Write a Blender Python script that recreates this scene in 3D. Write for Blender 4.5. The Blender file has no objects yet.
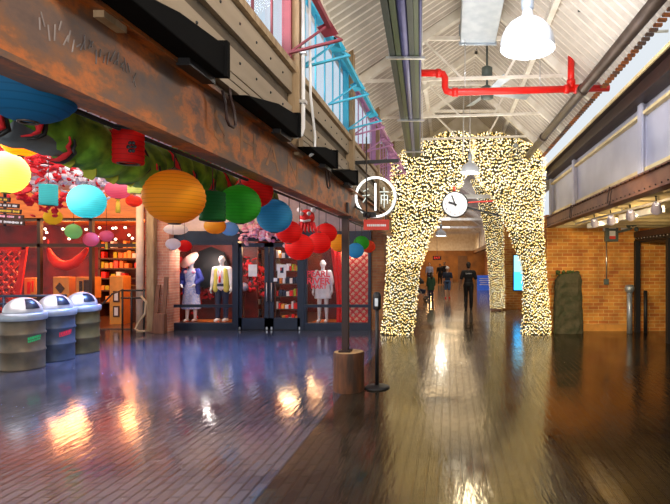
import bpy, bmesh, math, random
from mathutils import Vector, Matrix
random.seed(7)
SC = bpy.context.scene
COL = SC.collection
PI = math.pi
# ------------------------------------------------------------------ camera, world, lights, exposure
F, CX, CY, EYE = 500.0, 450.0, 262.0, 1.75      # focal length in pixels, vanishing point, eye height
cam_d = bpy.data.cameras.new('camera'); cam = bpy.data.objects.new('camera', cam_d); COL.objects.link(cam)
cam.location = (0, 0, EYE); cam.rotation_euler = (PI/2, 0, 0)
cam_d.sensor_width = 36; cam_d.lens = 36*F/670
cam_d.shift_x = (335-CX)/670; cam_d.shift_y = (CY-252)/670
cam_d.clip_start = 0.05; SC.camera = cam
SC.view_settings.view_transform = 'Standard'; SC.view_settings.look = 'None'
SC.view_settings.gamma = 1; SC.view_settings.use_curve_mapping = False
SC.view_settings.exposure = 0.0
wd = bpy.data.worlds.new('sky'); SC.world = wd; wd.use_nodes = True
bg = wd.node_tree.nodes['Background']; bg.inputs[0].default_value = (0.88, 0.94, 1.0, 1); bg.inputs[1].default_value = 0.9

def light(kind, loc, energy, color, size=0.3, target=None, size_y=None, spot=60, blend=0.6):
    l = bpy.data.lights.new(kind.lower()+'_light', kind); o = bpy.data.objects.new(kind.lower()+'_light', l)
    COL.objects.link(o); o.location = loc; l.energy = energy; l.color = color
    if kind == 'AREA':
        l.shape = 'RECTANGLE'; l.size = size; l.size_y = size_y or size
    else:
        l.shadow_soft_size = size
    if kind == 'SPOT':
        l.spot_size = math.radians(spot); l.spot_blend = blend
    if target:
        o.rotation_euler = (Vector(target)-Vector(loc)).to_track_quat('-Z', 'Y').to_euler()
    return o
WARM = (1, .70, .38); WHITE = (1, .93, .82); COOL = (.72, .84, 1.0)
# unseen area lights added to brighten the corridor roof
for yy in (3.0, 6.5, 10.0):
    light('AREA', (0.5, yy, 3.2), 58, (1, .92, .80), 2.2, (0.5, yy, 6), 2.6)
# hall: lights at the ceiling over the lanterns, then an added warm strip and added spots
light('AREA', (-6.5, 7.0, 3.5), 330, (1, .90, .88), 6.0, (-6.5, 7.0, 0), 5.0)
light('AREA', (-3.4, 4.2, 3.5), 330, (1, .93, .86), 2.2, (-2.6, 4.0, 2.0), 4.0)
light('AREA', (-9.0, 11.2, 3.5), 120, (1, .70, .42), 8.0, (-9.0, 13.0, 2.9), .4)  # warm strip added to brighten the shop fascia
light('SPOT', (-6.0, 9.6, 3.5), 3600, (.26, .44, 1.0), .3, (-5.2, 9.2, 0), spot=100, blend=1.0)  # this blue spot and the next are added to tint the hall floor
light('SPOT', (-3.6, 7.6, 3.5), 1700, (.28, .46, 1.0), .3, (-3.6, 8.6, 0), spot=90, blend=1.0)
light('SPOT', (-1.1, -1.6, 1.9), 190, (1, .95, .88), .2, (-1.9, 4.0, 2.15), spot=42, blend=.8)  # unseen spot added behind the camera to brighten the beam lanterns
# spots under the corridor roof
light('SPOT', (-0.1, 0.5, 4.4), 430, (1, .88, .72), .25, (-1.9, 3.6, 2.6), spot=85)
light('SPOT', (0.4, 4.0, 4.3), 260, (.92, .93, 1.0), .25, (2.5, 8.5, 3.4), spot=80)
light('SPOT', (1.6, 5.0, 2.5), 260, (1, .72, .40), .15, (4.2, 12.7, 1.3), spot=60)

# ------------------------------------------------------------------ helpers
def W(px, py, d): return Vector(((px-CX)*d/F, d, EYE-(py-CY)*d/F))
def WX(px, d): return (px-CX)*d/F
def WZ(py, d): return EYE-(py-CY)*d/F

class MB:
    def __init__(s): s.v = []; s.f = []; s.sm = []; s.mi = []; s.cur = 0
    def add(s, vs, fs, smooth=False):
        b = len(s.v); s.v += [tuple(p) for p in vs]
        for f in fs: s.f.append(tuple(b+i for i in f)); s.sm.append(smooth); s.mi.append(s.cur)
        return s
    def box(s, x0, x1, y0, y1, z0, z1, rot=None, about=None):
        vs = [Vector((x, y, z)) for x in (x0, x1) for y in (y0, y1) for z in (z0, z1)]
        if rot is not None:
            c = Vector(about) if about else Vector(((x0+x1)/2, (y0+y1)/2, (z0+z1)/2))
            vs = [rot @ (p-c)+c for p in vs]
        return s.add(vs, [(0,1,3,2),(4,6,7,5),(0,4,5,1),(2,3,7,6),(0,2,6,4),(1,5,7,3)])
    def bar(s, a, b, w, h=None, up=(0,0,1)):
        a, b = Vector(a), Vector(b); h = h or w; d = (b-a).normalized(); u = Vector(up)
        if abs(d.dot(u)) > .98: u = Vector((1,0,0)) if abs(d.x) < .9 else Vector((0,1,0))
        r = d.cross(u).normalized(); u = r.cross(d)
        vs = [p+r*sx*w/2+u*sy*h/2 for p in (a, b) for sx, sy in ((-1,-1),(1,-1),(1,1),(-1,1))]
        return s.add(vs, [(3,2,1,0),(4,5,6,7),(0,1,5,4),(1,2,6,5),(2,3,7,6),(3,0,4,7)])
    def tube(s, pts, r, n=8, cap=True, closed=False):
        pts = [Vector(p) for p in pts]; m = len(pts); rs = r if isinstance(r, (list, tuple)) else [r]*m
        vs = []; prev = None
        for i, p in enumerate(pts):
            if closed: t = (pts[(i+1) % m]-pts[i-1])
            else: t = pts[min(i+1, m-1)]-pts[max(i-1, 0)]
            t = t.normalized() if t.length > 1e-9 else Vector((0,0,1))
            if prev is None:
                u = Vector((0,0,1)) if abs(t.z) < .9 else Vector((1,0,0))
            else: u = prev
            a = t.cross(u)
            if a.length < 1e-6: a = t.cross(Vector((1,.3,.2)))
            a.normalize(); b = a.cross(t).normalized(); prev = b
            vs += [p+(a*math.cos(2*PI*k/n)+b*math.sin(2*PI*k/n))*rs[i] for k in range(n)]
        fs = []
        for i in range(m if closed else m-1):
            j = (i+1) % m
            for k in range(n): fs.append((i*n+k, i*n+(k+1) % n, j*n+(k+1) % n, j*n+k))
        s.add(vs, fs, True)
        if cap and not closed:
            b = len(s.v)-len(vs)
            s.f.append(tuple(b+k for k in range(n))[::-1]); s.sm.append(False); s.mi.append(s.cur)
            s.f.append(tuple(b+(m-1)*n+k for k in range(n))); s.sm.append(False); s.mi.append(s.cur)
        return s
    def lathe(s, prof, c=(0,0,0), n=24, M=None, cap=True):
        M = M or Matrix.Identity(3); c = Vector(c); vs = []
        for r, z in prof: vs += [M @ Vector((r*math.cos(2*PI*k/n), r*math.sin(2*PI*k/n), z))+c for k in range(n)]
        fs = []
        for i in range(len(prof)-1):
            for k in range(n): fs.append((i*n+k, i*n+(k+1) % n, (i+1)*n+(k+1) % n, (i+1)*n+k))
        s.add(vs, fs, True); b = len(s.v)-len(vs)
        if cap:
            if prof[0][0] > 1e-4: s.f.append(tuple(b+k for k in range(n))[::-1]); s.sm.append(False); s.mi.append(s.cur)
            if prof[-1][0] > 1e-4: s.f.append(tuple(b+(len(prof)-1)*n+k for k in range(n))); s.sm.append(False); s.mi.append(s.cur)
        return s
    def ball(s, c, r, n=12, m=8, M=None):
        rx, ry, rz = r if isinstance(r, (list, tuple)) else (r, r, r); c = Vector(c)
        M = M or Matrix.Identity(3); vs = []
        for i in range(m+1):
            a = -PI/2+PI*i/m
            for k in range(n):
                b = 2*PI*k/n
                vs.append(M @ Vector((rx*math.cos(a)*math.cos(b), ry*math.cos(a)*math.sin(b), rz*math.sin(a)))+c)
        fs = [(i*n+k, i*n+(k+1) % n, (i+1)*n+(k+1) % n, (i+1)*n+k) for i in range(m) for k in range(n)]
        return s.add(vs, fs, True)
    def prism(s, poly, axis, a, b):
        """poly of 2-D points extruded along axis ('x','y','z') from a to b"""
        def P(p, t): return {'x': (t, p[0], p[1]), 'y': (p[0], t, p[1]), 'z': (p[0], p[1], t)}[axis]
        n = len(poly); vs = [P(p, a) for p in poly]+[P(p, b) for p in poly]
        fs = [tuple(range(n)), tuple(range(2*n-1, n-1, -1))]+[(k, k+n, (k+1) % n+n, (k+1) % n) for k in range(n)]
        return s.add(vs, fs)
    def px(s, x0, y0, x1, y1, d, t):
        """box whose front stands at distance d and covers these picture columns/rows; t thick"""
        return s.box(WX(x0, d), WX(x1, d), d, d+t, WZ(y1, d), WZ(y0, d))
    def text(s, body, size, M, extrude=.002, align='CENTER', sx=1.0, bold=0.0):
        c = bpy.data.curves.new('lettering', 'FONT'); c.body = body; c.size = size; c.extrude = extrude; c.offset = bold
        c.align_x = align; c.align_y = 'CENTER'; c.resolution_u = 2
        o = bpy.data.objects.new('lettering', c); COL.objects.link(o)
        me = bpy.data.meshes.new_from_object(o.evaluated_get(bpy.context.evaluated_depsgraph_get()))
        s.add([M @ Vector((v.co.x*sx, v.co.y, v.co.z)) for v in me.vertices], [tuple(p.vertices) for p in me.polygons])
        bpy.data.objects.remove(o); bpy.data.curves.remove(c); bpy.data.meshes.remove(me)
        return s
    def mesh(s, name, mats):
        me = bpy.data.meshes.new(name); me.from_pydata(s.v, [], s.f)
        me.polygons.foreach_set('use_smooth', s.sm)
        for m in (mats if isinstance(mats, (list, tuple)) else [mats]): me.materials.append(m)
        if isinstance(mats, (list, tuple)): me.polygons.foreach_set('material_index', s.mi)
        bm = bmesh.new(); bm.from_mesh(me); bmesh.ops.recalc_face_normals(bm, faces=bm.faces); bm.to_mesh(me); bm.free()
        me.update(); return me
    def build(s, name, mats, parent=None, bevel=0):
        """links the shapes as ONE mesh object; world-authored shapes are moved into their parent's space"""
        if parent is not None:
            L = Vector((0,0,0)); q = parent
            while q is not None: L += Vector(q.location); q = q.parent
            s.v = [tuple(Vector(p)-L) for p in s.v]
        o = bpy.data.objects.new(name, s.mesh(name, mats)); COL.objects.link(o)
        if parent is not None: o.parent = parent
        if bevel:
            b = o.modifiers.new('bevel', 'BEVEL'); b.width = bevel; b.segments = 2; b.limit_method = 'ANGLE'
        return o
def facing(loc, yaw=0.0):
    """lettering plane that faces the camera side (-Y), turned by yaw about Z"""
    return Matrix.Translation(loc) @ Matrix.Rotation(yaw, 4, 'Z') @ Matrix.Rotation(PI/2, 4, 'X')
def thing(name, label, cat, loc, group=None):
    o = bpy.data.objects.new(name, None); COL.objects.link(o); o.location = loc; o.empty_display_size = .1
    o['label'] = label; o['category'] = cat
    if group: o['group'] = group
    return o
def tag(o, label, cat, group=None, kind=None):
    o['label'] = label; o['category'] = cat
    if group: o['group'] = group
    if kind: o['kind'] = kind
    return o
def struct(o, label=None, cat=None):
    o['kind'] = 'structure'
    if label: o['label'] = label; o['category'] = cat
    return o
def sroot(name, loc, label, cat):
    o = bpy.data.objects.new(name, None); COL.objects.link(o); o.location = loc
    return struct(o, label, cat)
def copy_tree(o, parent=None):
    c = o.copy(); COL.objects.link(c); c.parent = parent
    for ch in list(o.children): copy_tree(ch, c)
    return c

# ------------------------------------------------------------------ materials
def newmat(name):
    m = bpy.data.materials.new(name); m.use_nodes = True
    nt = m.node_tree; return m, nt, nt.nodes['Principled BSDF']
def mat(name, c, rough=.6, metal=0, c2=None, scale=6, bump=0, bscale=30, emit=None, es=0, ior=1.5, stretch=(1,1,1), sampling=True, contrast=(.35,.65)):
    m, nt, p = newmat(name)
    p.inputs['Base Color'].default_value = (*c, 1); p.inputs['Roughness'].default_value = rough
    p.inputs['Metallic'].default_value = metal; p.inputs['IOR'].default_value = ior
    tc = nt.nodes.new('ShaderNodeTexCoord'); mp = nt.nodes.new('ShaderNodeMapping'); mp.inputs['Scale'].default_value = stretch
    nt.links.new(tc.outputs['Object'], mp.inputs[0])
    c2 = c2 or tuple(min(1, x*.82) for x in c)
    n = nt.nodes.new('ShaderNodeTexNoise'); n.inputs['Scale'].default_value = scale; n.inputs['Detail'].default_value = 5
    nt.links.new(mp.outputs[0], n.inputs[0])
    r = nt.nodes.new('ShaderNodeValToRGB'); r.color_ramp.elements[0].position = contrast[0]; r.color_ramp.elements[1].position = contrast[1]
    r.color_ramp.elements[0].color = (*c, 1); r.color_ramp.elements[1].color = (*c2, 1)
    nt.links.new(n.outputs[0], r.inputs[0]); nt.links.new(r.outputs[0], p.inputs['Base Color'])
    if bump:
        n2 = nt.nodes.new('ShaderNodeTexNoise'); n2.inputs['Scale'].default_value = bscale; n2.inputs['Detail'].default_value = 4
        nt.links.new(mp.outputs[0], n2.inputs[0])
        b = nt.nodes.new('ShaderNodeBump'); b.inputs['Strength'].default_value = bump; b.inputs['Distance'].default_value = .02
        nt.links.new(n2.outputs[0], b.inputs['Height']); nt.links.new(b.outputs[0], p.inputs['Normal'])
    if emit:
        p.inputs['Emission Color'].default_value = (*emit, 1); p.inputs['Emission Strength'].default_value = es
        if not sampling: m.cycles.emission_sampling = 'NONE'
    return m
def paper(name, c, trans=.45):
    m, nt, p = newmat(name); p.inputs['Base Color'].default_value = (*c, 1); p.inputs['Roughness'].default_value = .7
    t = nt.nodes.new('ShaderNodeBsdfTranslucent'); t.inputs[0].default_value = (*c, 1)
    tc = nt.nodes.new('ShaderNodeTexCoord'); wv = nt.nodes.new('ShaderNodeTexWave'); wv.bands_direction = 'Z'   # bamboo hoops under the paper
    wv.inputs['Scale'].default_value = 13; nt.links.new(tc.outputs['Object'], wv.inputs[0])
    rp = nt.nodes.new('ShaderNodeValToRGB'); rp.color_ramp.elements[0].position = .0; rp.color_ramp.elements[1].position = .16
    rp.color_ramp.elements[0].color = (*[x*.78 for x in c], 1); rp.color_ramp.elements[1].color = (*c, 1)
    nt.links.new(wv.outputs['Fac'], rp.inputs[0]); nt.links.new(rp.outputs[0], p.inputs['Base Color']); nt.links.new(rp.outputs[0], t.inputs[0])
    mx = nt.nodes.new('ShaderNodeMixShader'); mx.inputs[0].default_value = trans
    out = nt.nodes['Material Output']
    nt.links.new(p.outputs[0], mx.inputs[1]); nt.links.new(t.outputs[0], mx.inputs[2]); nt.links.new(mx.outputs[0], out.inputs[0])
    return m
def glass(name, tint=(1,1,1), refl=.09, rough=.02):
    m, nt, p = newmat(name); nt.nodes.remove(p)
    t = nt.nodes.new('ShaderNodeBsdfTransparent'); t.inputs[0].default_value = (*tint, 1)
    g = nt.nodes.new('ShaderNodeBsdfGlossy'); g.inputs['Roughness'].default_value = rough
    fr = nt.nodes.new('ShaderNodeLayerWeight'); fr.inputs[0].default_value = .25
    mt = nt.nodes.new('ShaderNodeMath'); mt.operation = 'MULTIPLY_ADD'; mt.inputs[1].default_value = .12; mt.inputs[2].default_value = refl*.05
    nt.links.new(fr.outputs['Fresnel'], mt.inputs[0])
    mx = nt.nodes.new('ShaderNodeMixShader'); nt.links.new(mt.outputs[0], mx.inputs[0])
    nt.links.new(t.outputs[0], mx.inputs[1]); nt.links.new(g.outputs[0], mx.inputs[2])
    nt.links.new(mx.outputs[0], nt.nodes['Material Output'].inputs[0])
    return m
def brick(name, c1, c2, mortar, plane='xz', w=.21, h=.07, rough=.8):
    m, nt, p = newmat(name); tc = nt.nodes.new('ShaderNodeTexCoord')
    sep = nt.nodes.new('ShaderNodeSeparateXYZ'); cmb = nt.nodes.new('ShaderNodeCombineXYZ')
    nt.links.new(tc.outputs['Object'], sep.inputs[0])
    nt.links.new(sep.outputs['X' if plane == 'xz' else 'Y'], cmb.inputs[0]); nt.links.new(sep.outputs['Z'], cmb.inputs[1])
    b = nt.nodes.new('ShaderNodeTexBrick'); b.inputs['Scale'].default_value = 1
    b.inputs['Brick Width'].default_value = w; b.inputs['Row Height'].default_value = h; b.inputs['Mortar Size'].default_value = .007
    b.inputs['Color1'].default_value = (*c1, 1); b.inputs['Color2'].default_value = (*c2, 1); b.inputs['Mortar'].default_value = (*mortar, 1)
    nt.links.new(cmb.outputs[0], b.inputs[0])
    n = nt.nodes.new('ShaderNodeTexNoise'); n.inputs['Scale'].default_value = 2.2; n.inputs['Detail'].default_value = 6
    nt.links.new(tc.outputs['Object'], n.inputs[0])
    mx = nt.nodes.new('ShaderNodeMix'); mx.data_type = 'RGBA'; mx.blend_type = 'MULTIPLY'; mx.inputs[0].default_value = .75
    r = nt.nodes.new('ShaderNodeValToRGB'); r.color_ramp.elements[0].position = .3; r.color_ramp.elements[1].position = .65
    r.color_ramp.elements[0].color = (.45,.35,.3,1); r.color_ramp.elements[1].color = (1.2,1.2,1.1,1)
    nt.links.new(n.outputs[0], r.inputs[0]); nt.links.new(b.outputs[0], mx.inputs[6]); nt.links.new(r.outputs[0], mx.inputs[7])
    nt.links.new(mx.outputs[2], p.inputs['Base Color']); p.inputs['Roughness'].default_value = rough
    bp = nt.nodes.new('ShaderNodeBump'); bp.inputs['Strength'].default_value = .6; bp.inputs['Distance'].default_value = .01; bp.invert = True
    nt.links.new(b.outputs['Fac'], bp.inputs['Height']); nt.links.new(bp.outputs[0], p.inputs['Normal'])
    return m
def floor_mat(name, c1, c2, r0=.08, r1=.22, tint=(1,1,1)):
    m, nt, p = newmat(name); tc = nt.nodes.new('ShaderNodeTexCoord')
    mp = nt.nodes.new('ShaderNodeMapping'); mp.inputs['Rotation'].default_value = (0, 0, PI/2)
    nt.links.new(tc.outputs['Object'], mp.inputs[0])
    b = nt.nodes.new('ShaderNodeTexBrick'); b.inputs['Scale'].default_value = 1
    b.inputs['Brick Width'].default_value = .24; b.inputs['Row Height'].default_value = .095; b.inputs['Mortar Size'].default_value = .008
    b.inputs['Mortar Smooth'].default_value = .3
    b.inputs['Color1'].default_value = (*c1,1); b.inputs['Color2'].default_value = (*c2,1); b.inputs['Mortar'].default_value = (.008,.007,.007,1)
    nt.links.new(mp.outputs[0], b.inputs[0]); nt.links.new(b.outputs[0], p.inputs['Base Color'])
    n = nt.nodes.new('ShaderNodeTexNoise'); n.inputs['Scale'].default_value = 1.3; n.inputs['Detail'].default_value = 6
    nt.links.new(tc.outputs['Object'], n.inputs[0])
    rr = nt.nodes.new('ShaderNodeMapRange'); rr.inputs[1].default_value = .3; rr.inputs[2].default_value = .7; rr.inputs[3].default_value = r0; rr.inputs[4].default_value = r1
    nt.links.new(n.outputs[0], rr.inputs[0]); nt.links.new(rr.outputs[0], p.inputs['Roughness'])
    p.inputs['IOR'].default_value = 2.5; p.inputs['Specular Tint'].default_value = (*tint, 1)  # tint puts the amber of the aisle reflections into the specular colour
    # height: joints + worn, slightly uneven blocks
    n2 = nt.nodes.new('ShaderNodeTexNoise'); n2.inputs['Scale'].default_value = 10; n2.inputs['Detail'].default_value = 3
    mp2 = nt.nodes.new('ShaderNodeMapping'); mp2.inputs['Scale'].default_value = (1.8, .35, 1)
    nt.links.new(tc.outputs['Object'], mp2.inputs[0]); nt.links.new(mp2.outputs[0], n2.inputs[0])
    bw = nt.nodes.new('ShaderNodeRGBToBW'); nt.links.new(b.outputs[0], bw.inputs[0])
    b1 = nt.nodes.new('ShaderNodeBump'); b1.inputs['Strength'].default_value = 1.0; b1.inputs['Distance'].default_value = .006; b1.invert = True
    nt.links.new(b.outputs['Fac'], b1.inputs['Height'])
    b2 = nt.nodes.new('ShaderNodeBump'); b2.inputs['Strength'].default_value = .085; b2.inputs['Distance'].default_value = .03
    nt.links.new(n2.outputs[0], b2.inputs['Height']); nt.links.new(b1.outputs[0], b2.inputs['Normal'])
    nt.links.new(b2.outputs[0], p.inputs['Normal'])
    return m
def rust(name):
    m, nt, p = newmat(name); tc = nt.nodes.new('ShaderNodeTexCoord')
    mp = nt.nodes.new('ShaderNodeMapping'); mp.inputs['Scale'].default_value = (1, .6, 1); nt.links.new(tc.outputs['Object'], mp.inputs[0])
    n = nt.nodes.new('ShaderNodeTexNoise'); n.inputs['Scale'].default_value = 3.2; n.inputs['Detail'].default_value = 9; n.inputs['Roughness'].default_value = .66
    nt.links.new(mp.outputs[0], n.inputs[0])
    r = nt.nodes.new('ShaderNodeValToRGB'); e = r.color_ramp.elements
    e[0].position = .30; e[0].color = (.07,.045,.04,1); e[1].position = .72; e[1].color = (.26,.075,.015,1)
    for pos, c in ((.42,(.13,.075,.055,1)),(.49,(.20,.085,.035,1)),(.55,(.46,.13,.02,1)),(.63,(.12,.055,.035,1))):
        q = e.new(pos); q.color = c
    nt.links.new(n.outputs[0], r.inputs[0]); nt.links.new(r.outputs[0], p.inputs['Base Color'])
    p.inputs['Roughness'].default_value = .55; p.inputs['Metallic'].default_value = .25
    return m
def corr(name, c): return mat(name, c, .55, 0, tuple(x*.88 for x in c), 1.2, .05, 12)
M = {}
M['floor'] = floor_mat('wet_wood_block', (.010,.008,.006), (.026,.020,.015), tint=(1,.80,.42)); M['floor_hall'] = floor_mat('wet_block_blue_light', (.036,.040,.062), (.062,.066,.096), .06, .15); M['rust'] = rust('rusted_steel')  # blue hall light is put into the hall floor's base colour
M['concrete'] = mat('polished_tan_concrete', (.20,.155,.11), .14, 0, (.14,.11,.085), 1.5, .05, 6, ior=1.7)
M['panel_beige'] = mat('painted_beige_cladding', (.37,.29,.205), .6, 0, (.27,.21,.14), 2.5, .08, 9, stretch=(1,.3,2))
M['panel_dark'] = mat('weathered_brown_cladding', (.11,.078,.045), .7, 0, (.07,.05,.03), 4, .1, 12)
M['timber'] = mat('aged_timber', (.40,.28,.16), .7, 0, (.26,.17,.09), 6, .2, 20, stretch=(3,3,.5))
M['roof'] = corr('corrugated_roof', (.74,.68,.60)); M['roof_rib'] = mat('shaded_roof_rib', (.55,.49,.42), .7); M['white_paint'] = mat('white_painted_steel', (.86,.82,.74), .5, 0, (.72,.66,.56), 5)
M['ceil_left'] = mat('pale_plaster_ceiling', (.72,.56,.52), .8); M['cream'] = mat('cream_boards', (.80,.66,.36), .6, 0, (.62,.48,.24), 3, .1, 15)
M['brick_orange'] = brick('orange_brick', (.58,.17,.035), (.76,.34,.06), (.80,.56,.20), w=.26, h=.09)
M['brick_pink'] = brick('pink_brick', (.52,.22,.16), (.62,.30,.22), (.60,.42,.34))
M['brick_dark'] = brick('dark_brick', (.34,.12,.05), (.42,.18,.07), (.34,.22,.12))
M['lav_panel'] = mat('grey_lavender_panel', (.50,.50,.60), .45, .1, (.42,.42,.52), 2, .04, 8)
M['black'] = mat('black_painted_metal', (.010,.010,.012), .5); M['matt_black'] = mat('matt_black_cover', (.004,.004,.0045), .95, ior=1.2); M['dark_red_steel'] = mat('oxide_red_steel', (.028,.008,.006), .5, .1, (.018,.006,.005), 8)
M['frame_blue'] = mat('slate_blue_frame', (.016,.024,.046), .3, .2, (.012,.018,.036), 5)
M['frame_brown'] = mat('dark_brown_frame', (.05,.02,.012), .45)
M['glass'] = glass('clear_glass'); M['glass_sky'] = glass('clerestory_glass', (.92,.96,1.0), .1)
M['red_paint'] = mat('red_sash_paint', (.24,.03,.05), .5); M['cyan_paint'] = mat('cyan_sash_paint', (.03,.42,.62), .45, 0, (.04,.36,.55), 5)
M['pink_paint'] = mat('mauve_sash_paint', (.50,.22,.42), .5)
M['pipe_red'] = mat('red_sprinkler_paint', (.80,.015,.008), .3, 0, (.70,.012,.008), 5); M['pipe_brown'] = mat('brown_iron_pipe', (.10,.07,.055), .4, .4, (.065,.045,.035), 5)
M['galv'] = mat('galvanised_sheet', (.46,.52,.58), .38, .6, (.36,.42,.50), 6); M['lid'] = mat('satin_lid_steel', (.78,.80,.84), .36, .6); M['steel'] = mat('brushed_steel', (.75,.76,.78), .28, .9)
M['duct_green'] = mat('olive_green_duct', (.025,.045,.012), .4, .2); M['duct_blue'] = mat('slate_violet_duct', (.08,.08,.18), .35, .3); M['duct_dark'] = mat('dark_ribbed_duct', (.02,.03,.022), .45, .2)
M['duct_ochre'] = mat('ochre_duct', (.42,.26,.09), .45)
M['lamp_shell'] = mat('white_acrylic_shade', (.50,.53,.58), .3, emit=(.85,.90,1.0), es=.10); M['lamp_glow'] = mat('lit_lamp_bulb', (1,1,1), .5, emit=(1,.97,.9), es=9)
M['bulb'] = mat('warm_white_bulb', (1,.95,.8), .4, emit=(1,.71,.25), es=2.2, sampling=False); M['bulb_gold'] = mat('golden_bulb', (1,.8,.4), .4, emit=(1,.60,.10), es=1.0, sampling=False)
M['bulb_white'] = mat('cool_white_bulb', (1,1,.95), .4, emit=(1,.93,.70), es=1.6, sampling=False); M['wire_olive'] = mat('olive_wire', (.13,.11,.03), .6); M['net'] = mat('olive_backing_net', (.030,.026,.010), .8, 0, (.010,.010,.005), 18)
M['neon'] = mat('white_neon_tube', (1,1,1), .4, emit=(.95,1,.98), es=1.7); M['neon_dim'] = mat('dim_neon_tube', (.8,.85,.8), .4, emit=(.9,1,.92), es=.75); M['sign_red'] = mat('red_sign_paint', (.78,.05,.03), .5)
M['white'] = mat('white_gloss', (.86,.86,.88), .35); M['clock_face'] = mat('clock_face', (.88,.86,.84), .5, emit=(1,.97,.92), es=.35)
M['olive_drum'] = mat('olive_drab_drum', (.15,.11,.035), .4, .35, (.09,.065,.025), 4, .06, 6); M['blue_drum'] = mat('blue_grey_drum', (.085,.105,.145), .4, .35, (.055,.07,.10), 4, .06, 6)
M['grey_drum'] = mat('khaki_grey_drum', (.17,.13,.08), .4, .35, (.10,.085,.06), 4, .06, 6)
M['green_ink'] = mat('green_stencil', (.03,.55,.16), .5); M['red_ink'] = mat('red_stencil', (.85,.03,.06), .5); M['cyan_ink'] = mat('cyan_stencil', (.06,.5,.75), .5)
M['wood_stump'] = mat('rough_sawn_stump', (.13,.042,.012), .75, 0, (.035,.014,.006), 5, .5, 14, stretch=(2,2,.4)); M['stump_top'] = mat('pale_end_grain', (.44,.28,.13), .7, 0, (.30,.18,.08), 14)
M['shop_wood'] = mat('orange_lit_wood', (.74,.21,.022), .45, 0, (.55,.13,.015), 4, .06, 10, stretch=(.4,1,3)); M['shop_wall'] = mat('dark_red_wall', (.15,.012,.007), .6, 0, (.07,.008,.005), 4)
M['shop_floor'] = mat('dark_shop_floor', (.10,.05,.03), .3); M['shop_dark'] = mat('dark_brown_shelf', (.07,.025,.012), .5); M['shop_gold'] = mat('amber_cabinet', (.80,.36,.07), .5)
M['red_cloth'] = mat('red_cloth', (.85,.012,.010), .7); M['red_lacquer'] = mat('red_lacquer', (.80,.02,.012), .35); M['gold_back'] = mat('gold_screen_back', (.92,.82,.55), .6, 0, (.85,.55,.40), 9)
M['plastic_white'] = mat('white_mannequin', (.84,.83,.86), .4); M['skin_tone'] = mat('pale_skin', (.62,.38,.27), .55); M['skin_dark'] = mat('tan_skin', (.40,.22,.14), .55)
M['hair'] = mat('dark_hair', (.02,.014,.01), .6); M['dress'] = mat('pale_blue_print_cotton', (.26,.36,.74), .8, 0, (.62,.66,.86), 40, contrast=(.45,.55)); M['jacket'] = mat('royal_blue_cloth', (.03,.05,.36), .8)
M['vest'] = mat('lime_yellow_cloth', (.62,.56,.10), .8); M['navy'] = mat('navy_cloth', (.018,.030,.075), .8); M['white_cloth'] = mat('white_cotton', (.84,.82,.88), .8)
M['black_cloth'] = mat('black_uniform_cloth', (.008,.008,.010), .75); M['denim'] = mat('blue_denim', (.06,.13,.30), .8); M['green_cloth'] = mat('dark_green_cloth', (.03,.10,.06), .8); M['lilac_cloth'] = mat('pale_blue_cloth', (.36,.42,.66), .8)
M['hat_pink'] = mat('pink_straw', (.86,.52,.46), .6); M['parasol_dark'] = mat('black_parasol_cloth', (.012,.016,.02), .6)
M['rock'] = mat('mossy_stone', (.10,.085,.045), .9, 0, (.045,.05,.02), 7, .8, 8); M['box_green'] = mat('grey_green_enamel', (.10,.13,.12), .45); M['paper_white'] = mat('white_notice', (.86,.86,.88), .7)
M['screen'] = mat('lit_blue_screen', (.1,.6,.8), .4, 0, emit=(.04,.42,1.0), es=3.2); M['screen_pale'] = mat('lit_pale_screen', (.6,.85,.9), .4, emit=(.30,.75,1.0), es=1.6)
M['sign_blue'] = mat('blue_board', (.03,.13,.62), .5, emit=(.03,.13,.7), es=.3); M['exit_red'] = mat('exit_sign_red', (.8,.02,.01), .5, emit=(1,.05,.02), es=1.2)
M['far_orange'] = mat('orange_plaster', (.42,.17,.03), .6, 0, (.20,.08,.02), 1.2); M['far_brown'] = mat('brown_boards', (.22,.11,.05), .6); M['magenta_glow'] = mat('lit_violet_panel', (.4,.1,.6), .5, emit=(.55,.12,.9), es=1.6)
M['fluor'] = mat('lit_tube', (1,1,1), .5, emit=(1,.96,.88), es=1.6); M['spot_glass'] = mat('lit_spot_lens', (1,1,1), .4, emit=(1,.86,.62), es=4)
M['g_cloth'] = mat('green_dragon_cloth', (.02,.13,.008), .7, 0, (.20,.46,.03), 10); M['belly'] = mat('grey_belly_cloth', (.16,.19,.21), .7); M['olive_pen'] = mat('olive_yellow_felt', (.42,.42,.03), .8)
M['pink_bloom'] = mat('pink_paper_bloom', (.90,.30,.45), .8, 0, (.95,.70,.78), 14, contrast=(.42,.58)); M['red_bloom'] = mat('red_paper_bloom', (.78,.02,.03), .8); M['white_bloom'] = mat('white_paper_bloom', (.90,.84,.86), .8)
M['pole_steel'] = mat('cream_round_column', (.80,.60,.46), .4); M['rail_blue'] = mat('blue_grey_rail', (.10,.13,.22), .35, .5); M['brown_board'] = mat('brown_plank', (.20,.085,.045), .6, 0, (.13,.05,.03), 6, .2, 18, stretch=(4,4,.4))
M['hose'] = mat('tan_hose', (.50,.36,.22), .5); M['gold'] = mat('yellow_silk', (.90,.60,.04), .6)
PAPER = {k: paper('paper_'+k, c, .6) for k, c in dict(
    blue=(.02,.24,.50), orange=(.96,.42,.012), green=(.07,.55,.04), sky=(.07,.44,.74), red=(.86,.015,.012), darkgreen=(.015,.20,.04),
    yellow=(.92,.70,.03), lime=(.88,.90,.28), cyan=(.16,.78,.84), pink=(.92,.24,.34), palepink=(.94,.55,.60), white=(.90,.86,.88), turq=(.10,.66,.66), lgreen=(.42,.80,.30), paleblue=(.32,.60,.86), scarlet=(.90,.10,.03)).items()}

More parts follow.
